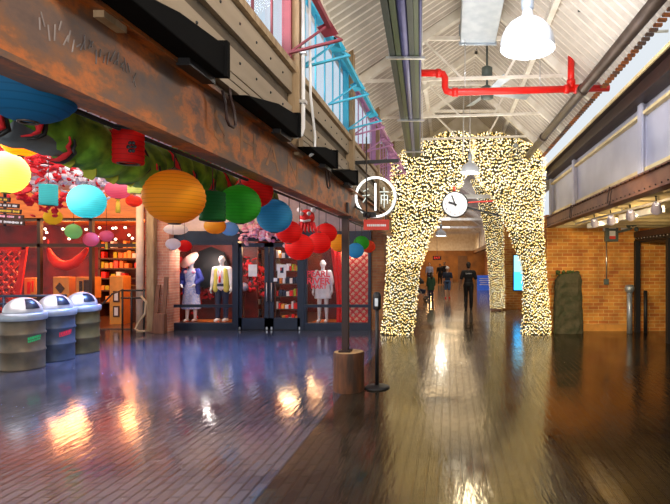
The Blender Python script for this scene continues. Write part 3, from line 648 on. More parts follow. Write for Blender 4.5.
b = MB(); b.tube([p+Vector((-.02,.03,R_)), p+Vector((-.02,.03,R_+.12))], .03, 8); b.build('top_stub', M['sign_red'], ck)

D = 7.45
p = W(375.5,197,D)
ns = thing('neon_sign', 'round white neon ring sign hanging from a black bracket arm', 'sign', p)
r0 = 19.5*D/F; b = MB(); b.tube([p+Vector((math.cos(2*PI*k/40)*r0,0,math.sin(2*PI*k/40)*r0)) for k in range(40)], .017, 10, closed=True); b.build('neon_ring', M['neon'], ns)
MB().lathe([(r0*1.02,-.035),(r0*1.09,-.035),(r0*1.09,.0),(r0*1.02,.0)], p+Vector((0,.03,0)), 40, FY, cap=False).build('ring_channel', M['steel'], ns)
def strokes(segs, w=.016):
    b = MB()
    for s in segs: b.tube([p+Vector((x*r0,-.01,z*r0)) for x, z in s], w*.5, 6)
    return b
strokes([[(-.62,.28),(-.36,.42)],[(-.66,.06),(-.30,.10)],[(-.46,.34),(-.46,-.55)],[(-.46,.0),(-.64,-.28)]], .016).build('left_character', M['neon_dim'], ns)
strokes([[(0,.70),(0,-.70)]], .030).build('upright_tube', M['neon'], ns)
strokes([[(.44,.50),(.44,.30)],[(.22,.26),(.68,.26)],[(.30,.08),(.62,.08)],[(.30,.08),(.30,-.36)],[(.62,.08),(.62,-.36)],[(.45,.2),(.45,-.55)],[(.32,-.14),(.6,-.14)]], .016).build('right_character', M['neon_dim'], ns)
b = MB(); top = W(367,163,D)
b.bar((XL, D, top.z), W(399,160.5,D), .04, .05); b.build('bracket_arm', M['black'], ns)
b = MB(); b.tube([W(367,138,D)+Vector((0,-.05,0)), W(367,216,D)+Vector((0,-.05,0))], .011, 8); b.build('drop_rod', M['pipe_brown'], ns)
b = MB(); b.px(363,212,376,217,D-.06,.08); b.ball(W(368,215,D-.05), .05, 10, 6); b.bar((XL,D-.02,WZ(205,D)), W(368,214,D-.02), .03); b.build('clamp', M['black'], ns)
sg = thing('hanging_sign', 'small red rectangular sign below the neon ring', 'sign', W(376,225,D))
MB().px(363.5,219.5,389,230,D-.02,.03).build('board', M['sign_red'], sg, .004)
b = MB(); rnd = random.Random(5); x = 367
while x < 386:
    w = rnd.uniform(.8,1.8); b.px(x,224.2,x+w,226.4,D-.024,.006); x += w+.45
b.build('small_lettering', M['steel'], sg)
b = MB(); b.px(366,216.8,367,220,D-.012,.015); b.px(385,215,386,220,D-.012,.015); b.build('hanger', M['black'], sg)

# post, stump, stanchion
PD = 6.82; PX_ = WX(345.5, PD)
po = thing('steel_post', 'slim dark red steel post rising from the wooden stump to the rusty beam', 'post', (PX_, PD, .50))
MB().box(PX_-.045,PX_+.045,PD-.045,PD+.045,.53,2.56).build('shaft', M['dark_red_steel'], po, .006)
for q, z in ((.09,2.35),(.08,.53)): MB().box(PX_-q,PX_+q,PD-.08,PD+.08,z,z+.025).build('end_plate', M['dark_red_steel'], po)
st = thing('wooden_stump', 'round rough wooden stump with a pale sawn top around the foot of the red post', 'stump', (PX_+.05, PD+.08, 0))
b = MB(); rnd = random.Random(2); n = 30; prof = [(.205,.0),(.21,.04),(.203,.2),(.2,.38),(.205,.50),(.196,.53)]
vs = []; wob = [1+rnd.uniform(-.025,.025) for _ in range(n)]; c = Vector((PX_+.045, PD, 0))
for r_, z in prof: vs += [c+Vector((r_*wob[k]*math.cos(2*PI*k/n), r_*wob[k]*math.sin(2*PI*k/n), z)) for k in range(n)]
b.add(vs, [(i*n+k,i*n+(k+1)%n,(i+1)*n+(k+1)%n,(i+1)*n+k) for i in range(len(prof)-1) for k in range(n)], True); b.build('bark', M['wood_stump'], st)
b = MB(); b.add([c+Vector((.196*wob[k]*math.cos(2*PI*k/n), .196*wob[k]*math.sin(2*PI*k/n), .528)) for k in range(n)], [tuple(range(n))]); b.build('sawn_top', M['stump_top'], st)
SD = 6.95; SX = WX(377, SD)
sn = thing('stanchion', 'black queue stanchion with round base beside the wooden stump', 'stanchion', (SX, SD, 0))
b = MB(); b.lathe([(.0,.0),(.175,.0),(.175,.015),(.15,.03),(.05,.045),(.03,.05),(0,.05)], (SX,SD,0), 32); b.build('base', M['black'], sn)
MB().tube([(SX,SD,.045),(SX,SD,1.12)], .026, 14).build('pole', M['black'], sn)
b = MB(); b.lathe([(.03,1.08),(.055,1.10),(.058,1.26),(.05,1.31),(.03,1.33),(0,1.335)], (SX,SD,0), 18); b.build('belt_head', M['black'], sn)
b = MB(); b.box(SX-.022,SX+.022,SD-.066,SD-.05,1.14,1.25); b.build('belt_clip', M['steel'], sn)

# drums used as bins
def bin_(px_, d, body, ink, label, marks):
    x = WX(px_, d); r = thing('drum_bin', label, 'bin', (x, d, 0), 'steel drum bins along the shop rail')
    b = MB(); R0 = .292
    prof = [(R0,.0),(R0+.008,.012),(R0,.03)]
    for zc in (.30,.58): prof += [(R0,zc-.03),(R0+.012,zc-.012),(R0+.014,zc),(R0+.012,zc+.012),(R0,zc+.03)]
    prof += [(R0,.82),(R0+.01,.845),(R0,.86),(R0-.02,.86)]
    b.lathe(prof, (x,d,0), 40); b.build('drum', body, r)
    b = MB(); b.lathe([(R0+.022,.80),(R0+.03,.82),(R0+.03,.90),(R0+.012,.915),(R0-.03,.92)], (x,d,0), 40, cap=False); b.build('lid_rim', M['galv'], r)
    b = MB(); b.lathe([((R0-.03)*math.cos(t), .915+.255*math.sin(t)) for t in [PI/2*i/12 for i in range(13)]], (x,d,0), 40); dm = b.build('dome_lid', M['lid'], r)
    yaw = math.atan2(-d, -x)+.55                     # flap turned towards the aisle
    b = MB(); rows = []
    for i in range(7):
        e = math.radians(16+i*7.5)
        rows.append([(x+(R0-.024)*math.cos(e)*math.cos(yaw+h), d+(R0-.024)*math.cos(e)*math.sin(yaw+h), .915+.262*math.sin(e)) for h in [(-.42+.12*j) for j in range(8)]])
    b.add([q for rw in rows for q in rw], [(i*8+j,i*8+j+1,(i+1)*8+j+1,(i+1)*8+j) for i in range(6) for j in range(7)], True)
    b.build('push_flap', M['frame_blue'], dm)
    if marks:
        b = MB(); rnd = random.Random(len(label))
        for z0, z1 in marks:
            h = -.30
            while h < .34:
                w = rnd.uniform(.05,.09); a0, a1 = yaw-.05+h, yaw-.05+h+w; q = R0+.003
                b.add([(x+q*math.cos(t), d+q*math.sin(t), z) for t in (a0,a1) for z in (z0+(h+.3)*.06, z1+(h+.3)*.06)], [(0,1,3,2)]); h += w+.022
        b.build('stencil_marks', ink, r)
    return r
bin_(23, 8.25, M['grey_drum'], M['green_ink'], 'khaki drum bin with a domed lid and green stencil, nearest the viewer', ((.445,.475),(.485,.53)))
bin_(55, 8.98, M['blue_drum'], M['red_ink'], 'blue grey drum bin with red stencil, middle of the three', ((.43,.45),(.455,.51)))
bin_(81.5, 9.72, M['olive_drum'], M['cyan_ink'], 'olive drum bin with a domed lid, last in the row beside the shop opening', ())
o = None
D = 10.4
rl = thing('pipe_rail', 'blue grey pipe rail behind the drum bins', 'railing', (WX(20,D), D, 0))
for py in (296.5, 304): MB().tube([(WX(-14,D),D,WZ(py,D)),(WX(66,D),D,WZ(py-1,D))], .028, 8).build('rail', M['rail_blue'], rl)
for px_ in (4, 64): MB().tube([(WX(px_,D),D,0),(WX(px_,D),D,WZ(295,D))], .028, 8).build('rail_post', M['rail_blue'], rl)

# ------------------------------------------------------------------ fittings on the rusty beam
def flood(y, label):
    r = thing('flood_light', label, 'light fixture', (XL+.12, y, 2.77), 'black flood lights along the rusty beam')
    b = MB(); b.prism([(y-.72,2.772),(y+.30,2.772),(y+.33,2.95),(y-.15,2.90)], 'x', XL+.055, XL+.22); b.build('housing', M['matt_black'], r, .006)
    b = MB(); b.box(XL+.055,XL+.235,y+.30,y+.335,2.772,2.97); b.build('end_flange', M['matt_black'], r)
    b = MB(); b.box(XL+.09,XL+.16,y+.05,y+.32,2.735,2.772); b.build('clamp', M['black'], r)
for y, l in ((2.45,'black box flood light on the rusty beam, nearest the viewer'),(3.78,'black box flood light beyond the first hook on the rusty beam'),(5.15,'black box flood light beside the bent white conduit'),(6.35,'black box flood light above the dark red post')): flood(y, l)
def hook(p, flip, label, paint, grp, s=1.0):
    p = Vector(p); q = []
    for u, v in ((-.10,.10),(-.06,.03),(-.055,-.10),(-.02,-.135),(.06,-.13),(.10,-.10),(.09,.0),(.04,.10),(.03,.16)): q.append(p+Vector((flip*(.018+.05*(.16-v)), u*s, v*s)))
    return tag(MB().tube(q, .011*s, 8).build('beam_hook', paint), label, 'hook', grp)
hook((-1.36,3.02,2.68), 1, 'bent iron rod hook on the rusty beam, before the first faded letter', M['dark_red_steel'], 'bent rods on the beams', .8)
hook((-1.36,5.45,2.68), 1, 'bent iron rod hook on the rusty beam near the dark red post', M['dark_red_steel'], 'bent rods on the beams', .9)
hook((2.42,7.5,2.74), -1, 'bent iron rod loop on the brown right beam, nearer the viewer', M['dark_red_steel'], 'bent rods on the beams', .9)
hook((2.42,9.9,2.74), -1, 'bent iron rod loop on the brown right beam, close to the arch', M['dark_red_steel'], 'bent rods on the beams', .9)
cv = thing('conduit_pipe', 'white conduit pipes running down the timber post to the rusty beam', 'pipe', (XL+.12, 4.5, 3))
b = MB(); X = XL+.115; b.tube([(X,4.58,4.9),(X,4.58,2.98),(X+.0,4.52,2.90),(X,4.36,2.84),(X,4.25,2.82)], .018, 10); b.build('pipe_run', M['white'], cv)
b = MB(); b.tube([(X+.045,4.62,4.4),(X+.045,4.66,3.3),(X+.05,4.80,2.95),(X+.05,4.78,2.80),(X+.04,4.66,2.74)], .013, 8); b.build('bent_pipe', M['white'], cv)
b = MB()
for z in (3.2,3.65,4.2): b.box(X-.03,X+.03,4.55,4.61,z,z+.03)
b.build('pipe_clip', M['steel'], cv)

# ------------------------------------------------------------------ right hall
D = 12.58
eb = thing('electric_box', 'grey green electric box with white and red labels on the orange brick wall', 'electric box', W(611.5,232,D))
MB().px(605.5,222,618.5,241.5,D,.11).build('enclosure', M['box_green'], eb, .008)
b = MB(); b.px(609,224,616,228.5,D-.004,.006); b.px(609.5,231,615.5,236,D-.004,.006); b.build('white_label', M['paper_white'], eb)
MB().px(609.5,236,615.5,239,D-.004,.006).build('red_label', M['sign_red'], eb)
MB().px(603.4,222,605.5,231,D+.02,.06).build('lever', M['steel'], eb)
cd = thing('wall_conduit', 'thin steel conduit running down from the electric box to a small outlet', 'conduit', W(606.5,262,D))
MB().tube([W(606.5,241,D+.06), W(606.5,280,D+.06)], .018, 8).build('pipe_run', M['steel'], cd); MB().px(604.5,279,609,284.5,D+.03,.08).build('outlet', M['box_green'], cd, .005)
D = 12.64
tag(MB().px(621.5,224.5,627.5,231,D,.055).build('junction_box', M['paper_white'], None, .005), 'small white junction box right of the electric box', 'box')
D = 12.25
rk = thing('mossy_stone', 'tall mossy dark stone slab standing against the orange brick wall', 'stone', W(569,331,D))
b = MB(); rnd = random.Random(11); n = 22; vs = []; L = 13
for i in range(L+1):
    t = i/L; z = 1.47*t
    for k in range(n):
        a = 2*PI*k/n; ca, sa = math.cos(a), math.sin(a)
        hx = .36*(1-.10*t-.10*t**6)+rnd.uniform(-.022,.022); hy = .17+rnd.uniform(-.02,.02)
        sh = 1 if t < .93 else .82
        vs.append((WX(569,D)+math.copysign(abs(ca)**.5,ca)*hx*sh, D+.1+math.copysign(abs(sa)**.6,sa)*hy*sh, z+(.06*ca if t > .8 else 0)+rnd.uniform(-.012,.012)*(0 < i < L)))
b.add(vs, [(i*n+k,i*n+(k+1)%n,(i+1)*n+(k+1)%n,(i+1)*n+k) for i in range(L) for k in range(n)]+[tuple(L*n+k for k in range(n))]); b.build('stone_body', M['rock'], rk)
b = MB()
for i in range(40): b.ball((WX(569,D)+rnd.uniform(-.3,.3), D+.08+rnd.uniform(-.1,.1), 1.44+rnd.uniform(-.04,.07)), rnd.uniform(.02,.05), 6, 4)
o = b.build('moss_tufts', mat('dark_moss', (.05,.09,.02), .9, 0, (.09,.12,.03), 12), rk); o['kind'] = 'stuff'
D = 12.3
bo = thing('bollard', 'short grey steel bollard with a flared cap beside the dark vestibule', 'bollard', (WX(629.5,D), D, 0))
MB().tube([(WX(629.5,D),D,0),(WX(629.5,D),D,1.0)], .065, 14).build('shaft', M['galv'], bo); MB().lathe([(.06,.98),(.11,1.05),(.12,1.12),(.09,1.18),(0,1.19)], (WX(629.5,D),D,0), 16).build('cap', M['galv'], bo)
tag(MB().tube([(WX(645.5,12.3),12.3,0),(WX(645.5,12.3),12.3,1.05)], .045, 10).build('black_post', M['black']), 'short black post inside the dark vestibule frame', 'post')
vs_ = thing('vestibule', 'dark steel framed vestibule with a black canopy at the right edge', 'vestibule', (4.7, 12.4, 0))
for x, y in ((4.66,12.45),(4.72,10.75),(6.6,12.45)): MB().box(x-.06,x+.06,y-.06,y+.06,0,2.28).build('post', M['black'], vs_)
b = MB(); b.box(4.60,6.9,9.6,12.52,2.36,2.50); b.build('canopy', M['frame_brown'], vs_)
b = MB(); b.box(4.62,4.74,9.6,12.5,2.26,2.36); b.box(4.62,6.8,12.40,12.5,2.26,2.36); b.box(4.62,6.8,10.70,10.80,2.26,2.36); b.build('frame_beam', M['black'], vs_)
b = MB()
for i in range(16): b.ball((4.61, 9.7+i*.18, 2.33), .016, 6, 4)
b.build('rivet_row', M['steel'], vs_)
MB().box(4.72,6.8,9.7,12.4,2.24,2.26).build('soffit', M['black'], vs_)
MB().box(4.86,6.7,10.72,10.76,.05,2.24).build('dark_pane', M['frame_brown'], vs_)
fx = thing('wall_fitting', 'cluster of small valves and fittings at the corner of the vestibule canopy', 'valve', W(632,227,12.3))
b = MB(); rnd = random.Random(4)
for i in range(6): b.ball(W(628+rnd.random()*9, 222+rnd.random()*9, 12.3), .06, 8, 6)
b.tube([W(618,232,12.5), W(630,229,12.4), W(640,219,12.4)], .03, 8); b.build('valve_bodies', M['box_green'], fx)
tr = thing('track_rail', 'thin lighting track under the cream ceiling on the right', 'track', (2.8, 8.5, 2.55))
MB().tube([(2.66,10.6,2.56),(2.84,5.6,2.56)], .018, 8).build('rail', M['white_paint'], tr)
b = MB()
for y in (6.0,8.0,10.0): b.tube([(2.82-(y-6)*.036,y,2.56),(2.82-(y-6)*.036,y,2.72)], .01, 6)
b.build('hanger', M['steel'], tr)
for (px_, py, d_), l in (((594.5,222,9.45),'spot light on the right track, farthest from the viewer'),((611,219,8.6),'spot light on the right track above the electric box'),((630.5,214,7.75),'spot light on the right track above the white junction box'),((656.5,207,6.75),'spot light on the right track, nearest the viewer')):
    p = W(px_,py,d_); r = thing('track_spot', l, 'light fixture', p, 'spot lights on the right track')
    dirv = Vector((.35,.85,-.45)).normalized(); Mr = dirv.to_track_quat('Z','Y').to_matrix()
    MB().lathe([(.035,-.09),(.055,-.06),(.07,.04),(.078,.08)], p, 16, Mr, cap=False).build('head', mat('violet_grey_lamp_head', (.36,.34,.46), .4), r)
    MB().lathe([(0,.06),(.068,.062)], p, 16, Mr, cap=False).build('lens', M['spot_glass'], r)
    MB().tube([p+Vector((0,0,.05)), p+Vector((-.01,0,.15))], .012, 6).build('stem', M['black'], r)
    light('SPOT', p+dirv*.11, 75, (1,.74,.38), .05, p+dirv*3, spot=100)
for y0, l in ((7.2,'pale boxed conduit under the cream ceiling, nearer the viewer'),(9.2,'pale boxed conduit under the cream ceiling, nearer the brick wall')):
    tag(MB().bar((3.05,y0,2.52),(2.98,y0+1.5,2.52),.10,.10).build('cable_box', M['paper_white'], None, .008), l, 'cable box')

# ------------------------------------------------------------------ paper lanterns
def lantern(px_, py, d, dia, colour, label, squash=.92, shape='round', tassel=None, cord=None, grp='round paper lanterns', turn=0):
    p = W(px_, py, d); R0 = dia/2; r = thing('paper_lantern', label, 'lantern', p, grp)
    b = MB(); n = 14 if dia < .5 else 18; prof = []
    if shape == 'round':
        for i in range(n*2+1):
            t = -PI/2*.90+PI*.90*i/(n*2); k = 1.0 if i % 2 == 0 else 1.026
            prof.append((R0*math.cos(t)*k, R0*squash*math.sin(t)))
    else:
        for i in range(n+1):
            z = -R0*squash+2*R0*squash*i/n; k = .70 if i % 2 == 0 else .74
            prof.append((R0*k, z))
        prof = [(R0*.5,-R0*squash*1.02)]+prof+[(R0*.5,R0*squash*1.02)]
    b.lathe(prof, p, 28, cap=False); b.build('paper_shade', PAPER[colour], r)
    zt = R0*squash*.985; rt = R0*.18 if shape == 'round' else R0*.5
    b = MB()
    MB().tube([p+Vector((rt*math.cos(2*PI*k/14), rt*math.sin(2*PI*k/14), -zt)) for k in range(14)], .006, 5, closed=True).build('wire_ring', M['pipe_brown'], r)
    b.tube([p+Vector((rt*math.cos(2*PI*k/14), rt*math.sin(2*PI*k/14), zt)) for k in range(14)], .006, 5, closed=True)
    b.tube([p+Vector((-rt,0,zt)), p+Vector((0,0,zt+.02)), p+Vector((rt,0,zt))], .004, 5)
    b.build('wire_ring', M['pipe_brown'], r)
    c = cord if cord is not None else 3.62-p.z
    MB().tube([p+Vector((0,0,zt+.02)), p+Vector((0,0,max(zt+.04,c)))], .004, 5).build('cord', M['frame_brown'], r)
    if tassel:
        b = MB(); q = p+Vector((0,0,-zt)); s = R0
        b.ball(q+Vector((0,0,-.12*s)), .16*s, 8, 6); b.lathe([(.05*s,-.2*s),(.16*s,-.35*s),(.20*s,-1.25*s),(.0,-1.25*s)], q, 10); b.build('tassel', tassel, r)
    return r
BX = -1.62
def bd(px_): return BX*F/(px_-CX)
def beam_lantern(px_, py, dia, colour, label, **k):
    d_ = bd(px_); return lantern(px_, py, d_, dia, colour, label, cord=2.40-WZ(py,d_), **k)
beam_lantern(28, 84, .335, 'blue', 'large blue paper lantern under the rusty beam at the upper left', squash=.88)
beam_lantern(174.5, 197, .330, 'orange', 'orange paper lantern hanging under the rusty beam', squash=.96)
beam_lantern(240, 204.5, .305, 'green', 'bright green paper lantern between the orange and sky blue ones', squash=.98)
beam_lantern(274.5, 216, .315, 'sky', 'sky blue paper lantern right of the green one', squash=.98)
beam_lantern(299.5, 247, .300, 'red', 'red paper lantern lowest in the red cluster left of the post', squash=.95)
for a in ((319,243,.285,'red','red paper lantern right of the lowest one in the red cluster'),(289,232,.25,'red','red paper lantern tucked behind the sky blue one'),(326,233,.28,'red','red paper lantern highest in the cluster beside the post'),
          (339.5,243,.28,'orange','amber paper lantern showing left of the dark red post'),(355.5,250.5,.28,'sky','small teal blue paper lantern right of the dark red post'),
          (361.5,243,.28,'green','small green paper lantern near the right end of the shop front'),(368.5,246.5,.27,'scarlet','small orange red paper lantern at the right end of the shop front'),
          (254,191,.30,'red','red paper lantern half hidden behind the bright green one')): beam_lantern(*a)
beam_lantern(128.5,147,.195,'red','red cylinder paper lantern with a black emblem beside the green garland', squash=.85, shape='cyl', grp='cylinder paper lanterns')
beam_lantern(212.5,206.5,.23,'darkgreen','dark green cylinder paper lantern between the orange and green ones', squash=.85, shape='cyl', grp='cylinder paper lanterns')
# emblem on the red cylinder lantern
p = W(132.0,147,bd(128.5)-.078); b = MB()
for k in range(6): a = 2*PI*k/6; b.ball(p+Vector((.016*math.cos(a),-.003,.022*math.sin(a))), (.010,.004,.010), 8, 5)
b.ball(p+Vector((0,-.003,0)), (.008,.004,.008), 8, 5)
for ob in [o for o in COL.objects if o.get('label','').startswith('red cylinder')]: e = b.build('black_emblem', M['black'], ob); e['label'] = 'black flower emblem'
# lanterns deeper in the hall
for a in ((6,172.5,4.8,.36,'lime','pale lime paper lantern at the left edge of the picture',1.1),
          (87,201.5,5.9,.385,'cyan','big turquoise white paper lantern above the drum bins',1.03),
          (41,176,8.0,.30,'palepink','pale pink paper lantern above the turquoise cylinder',1.0),
          (53,217,9.0,.28,'yellow','yellow paper lantern right of the plank sign',1.0),
          (73.5,231.5,9.4,.27,'lgreen','light green paper lantern between the yellow and pink ones',1.05),
          (91,239.5,9.6,.26,'pink','pink paper lantern above the olive drum bin',1.05),
          (176,229.5,12.0,.52,'white','white paper lantern at the top of the pink brick pillar',.5),
          (173,244,11.1,.30,'white','small white paper lantern below the wide white one',.84),
          (184.5,246,11.5,.30,'red','small red paper lantern touching the white one by the pillar',.9),
          (215,226,10.4,.42,'orange','amber paper lantern above the mannequin window',.8),
          (263,206,9.6,.40,'paleblue','pale blue paper lantern behind the bright green and sky blue ones',.9),
          (230,229,11.0,.36,'paleblue','pale blue paper lantern above the shop door',.85),
          (60,147,5.4,.30,'paleblue','pale blue paper lantern near the left end of the green garland',.6),
          (134,201,9.0,.26,'scarlet','small scarlet paper lantern left of the orange one',.8),
          (21,143,4.6,.30,'orange','orange paper lantern at the far upper left, under the big blue one',.8)):
    lantern(*a[:6], squash=a[6])
lantern(106.5,236,10.0,.25,'pink','small pink paper lantern with a yellow tassel, by the shop opening', tassel=M['gold'], squash=.9)
lantern(118,190,8.0,.36,'pink','wide pink paper lantern with a long yellow tassel', tassel=M['gold'], squash=.78)
lantern(48.5,195,7.0,.30,'turq','turquoise cylinder paper lantern right of the lime one', squash=.95, shape='cyl', grp='cylinder paper lanterns')
lantern(137,183,6.6,.30,'lime','pale yellow cylinder paper lantern left of the orange one', squash=.9, shape='cyl', grp='cylinder paper lanterns')

hw = thing('lantern_rail', 'thin dark rail along the inside of the rusty beam carrying the lanterns', 'rail', (-1.62, 1.8, 2.40))
MB().tube([(-1.62,1.75,2.405),(-1.62,10.4,2.405)], .012, 6).build('rail', M['black'], hw)
for yy in (2.4,4.2,6.0,7.8,9.6): MB().tube([(-1.62,yy,2.405),(-1.49,yy,2.39)], .010, 6).build('bracket', M['black'], hw)
# dragon garland along the inside of the beam
gd = thing('dragon_garland', 'long green cloth dragon garland with red curls hanging inside the rusty beam', 'garland', (-1.78, 3, 2.4))
pts, rad = [], []
for i in range(61):
    t = i/60; y = 2.1+t*3.1; pts.append((-1.92+.015*math.sin(t*9), y, 2.385+.035*math.cos(t*12)-.01*t)); rad.append(.118+.030*abs(math.sin(i*PI/3.5)))
b = MB(); b.tube(pts, rad, 18); b.build('green_body', M['g_cloth'], gd)
b = MB(); b.tube([(x+.012,y,z-.066) for x, y, z in pts[:9]], [r_*.72*(1-(i/9)**2)**.5 for i, r_ in enumerate(rad[:9])], 14); b.build('grey_belly', M['belly'], gd)
rnd = random.Random(8)
for i in range(13):
    y = 1.95+i*.22+.06*math.sin(i*5); b = MB(); q = []
    for k in range(9):
        a = -1.2+.5*math.sin(i*2.3)+k*.17; rr = .146+.012*math.sin(k); q.append((-1.92+rr*math.cos(a), y+.05*math.sin(k*.5)+.02*rnd.random(), 2.38+rr*math.sin(a)*.9))
    b.tube(q, [.004+.013*math.sin(PI*k/8)**2 for k in range(9)], 6); b.build('red_curl', M['red_bloom'], gd)
    b = MB(); b.tube([(x+.002,y+.028,z-.006) for x,y,z in q], [.004+.008*math.sin(PI*k/8) for k in range(9)], 6); b.build('black_curl', M['black'], gd)
for i in range(11):
    y = 2.05+i*.22; b = MB(); q = [(-1.76+.01*math.sin(k*2.2), y+k*.022, 2.50+.015*math.sin(k*2.1)) for k in range(9)]; b.tube(q, .006, 6); b.build('red_frill', M['red_bloom'], gd)
for px_, py in ((68,160),(90,172.5),(112,177),(129,180),(147,178)):
    d_ = 1.90*F/(CX-px_); p = W(px_, py, d_); w, h = .034, .042; b = MB()
    b.prism([(p.x-w,p.z+h),(p.x+w,p.z+h),(p.x+w,p.z-.4*h),(p.x+.3*w,p.z-h),(p.x-.2*w,p.z-.8*h),(p.x-w,p.z-.5*h)], 'y', p.y-.003, p.y+.003); b.build('pennant', M['olive_pen'], gd)
# blooms under the hall ceiling
def blooms(name, label, pts_, m, n, rad, spread, seed):
    rnd = random.Random(seed); r = thing(name, label, 'garland', pts_[0], 'paper blossom garlands')
    V = [Vector(q) for q in pts_]; b = MB(); b.tube(V, .008, 5); b.build('string', M['frame_brown'], r)
    b = MB()
    for i in range(n):
        t = rnd.random()*(len(V)-1); k = min(int(t), len(V)-2); c = V[k].lerp(V[k+1], t-k)+Vector([rnd.gauss(0,s) for s in spread]); q = rnd.uniform(*rad); c.z = min(c.z, 3.48)
        Mr = Matrix.Rotation(rnd.random()*6.3,3,'Z') @ Matrix.Rotation(rnd.random()*2,3,'X')
        b.lathe([(q*.15,-q*.25),(q,.0),(q*.75,q*.2),(q*.2,q*.08)], c, 6, Mr)
    o = b.build('blossoms', m, r); o['kind'] = 'stuff'; return r
blooms('blossom_garland', 'pink paper blossom garland under the ceiling behind the turquoise lantern', [W(60,168,9),W(100,172,9),W(140,180,9)], M['pink_bloom'], 520, (.03,.065), (.3,.4,.10), 1)
blooms('blossom_garland', 'white paper blossom garland among the pink ones behind the lanterns', [W(50,180,8),W(80,176,8),W(125,172,8.6)], M['white_bloom'], 380, (.03,.065), (.35,.4,.10), 2)
blooms('blossom_garland', 'red paper blossom garland above the left shop fascia', [W(-12,150,7.5),W(20,160,7.5),W(55,165,7.5)], M['red_bloom'], 600, (.03,.07), (.3,.5,.15), 3)
blooms('blossom_garland', 'pink blossom branch hanging over the shop doors', [W(246,232,12.6),W(270,230,12.6),W(297,236,12.6)], M['pink_bloom'], 170, (.05,.10), (.16,.09,.12), 4)
blooms('blossom_garland', 'red blossom sprig beside the pale pink lantern', [W(28,190,8.6),W(44,200,8.6),W(50,208,8.6)], M['red_bloom'], 70, (.04,.08), (.12,.2,.1), 5)
p = W(307,217,5.5)
lo = thing('lion_ornament', 'red and white fringed festival ornament above the red lantern cluster', 'ornament', p)
MB().ball(p, (.085,.08,.085), 14, 10).build('head', M['red_cloth'], lo)
b = MB()
for sx in (-1,1): b.ball(p+Vector((sx*.04,-.07,.03)), .024, 8, 6); b.ball(p+Vector((sx*.075,-.02,.075)), .03, 8, 6)
b.tube([p+Vector((-.06,-.075,-.04)), p+Vector((0,-.09,-.055)), p+Vector((.06,-.075,-.04))], .014, 6); b.build('white_trim', M['white_bloom'], lo)
b = MB(); rnd = random.Random(6)
for k in range(16): a = 2*PI*k/16; b.tube([p+Vector((.07*math.cos(a),.06*math.sin(a),-.06)), p+Vector((.11*math.cos(a),.10*math.sin(a),-.17))], [.016,.005], 6)
b.build('fringe', M['red_bloom'], lo); MB().tube([p+Vector((0,0,.08)), (p.x,p.y,3.6)], .004, 5).build('cord', M['frame_brown'], lo)

# ------------------------------------------------------------------ left shop contents
D = 12.45
tag(MB().tube([(WX(140,D),D,0),(WX(140,D),D,3.62)], .085, 18).build('round_column', M['pole_steel']), 'cream round column left of the pink brick pillar', 'column')
tag(MB().px(146.5,205,153.5,331.5,12.42,.14).build('timber_column', M['timber']), 'pale timber column on the face of the pink brick pillar', 'column')
for x0, y0, x1, l in ((152.5,285,156.3,'brown plank leaning on the brick pillar, shorter of the two'),(160,277,165.2,'brown plank leaning on the brick pillar, taller of the two')):
    x = WX((x0+x1)/2,12.35); tag(MB().bar((x,12.33,.0),(x,12.52,WZ(y0,12.4)),.10,.04,up=(0,1,0)).build('leaning_plank', M['brown_board']), l, 'plank', 'planks by the brick pillar')
tag(MB().px(154,314,164,262+875/12.16,12.16,.14).build('wooden_block', M['brown_board'], None, .01), 'low brown wooden block at the foot of the leaning planks', 'block')
D = 12.2
ra = thing('hose_rack', 'black tubular rack with a tan hose beside the cream column', 'rack', (WX(133,D), D, 0))
b = MB()
for py in (290.5, 298): b.tube([W(121,py,D), W(145,py,D)], .022, 8)
b.build('rail', M['black'], ra)
for px_ in (122.5, 131.5, 144): MB().tube([(WX(px_,D),D,0), W(px_,289,D)], .022, 8).build('rack_leg', M['black'], ra)
b = MB(); b.tube([W(120,291,D-.03), W(112,294,D-.3), W(101,306,D-.5)], .02, 8); b.build('side_arm', M['black'], ra)
b = MB(); b.tube([W(141,296,D-.05), W(146,302,D-.05), W(145,314,D-.05), W(139,322,D-.05), W(135.5,329,D-.07), W(139,331.5,D-.12), W(146,331,D-.16)], .028, 8); o = b.build('hose', M['hose'], ra)
D = 7.6
ps = thing('plank_sign', 'dark plank fingerpost sign with pale lettering at the left edge', 'sign', W(8,214,D))
rnd = random.Random(9)
for i, (py, xr, ink) in enumerate(((200,10,'gold'),(206.3,19,'white'),(212.0,21,'gold'),(217.6,23.5,'pink_bloom'),(223.2,24.5,'white'))):
    b = MB(); b.bar(W(-14,py-2.6,D-.02*i), W(xr,py,D-.02*i), .03, 4.6*D/F); pl = b.build('plank', M['shop_dark'], ps)
    b = MB(); x = -8
    while x < xr-3:
        w = rnd.uniform(.7,1.6)
        if rnd.random() < .84: b.bar(W(x,py-1.0*(xr-x)/14-.0,D-.02*i-.018), W(x+w,py-1.0*(xr-x-w)/14,D-.02*i-.018), .004, rnd.uniform(1.5,2.4)*D/F)
        x += w+.45
    b.build('faint_lettering', M[ink], pl)
MB().tube([(WX(2,D),D+.05,WZ(226,D)), (WX(2,D),D+.05,3.62)], .02, 8).build('hanging_pole', M['black'], ps)
D = 13.45
ls = thing('lattice_screen', 'tall red lattice screen in the left shop window, behind the drum bins', 'screen', W(8,290,D))
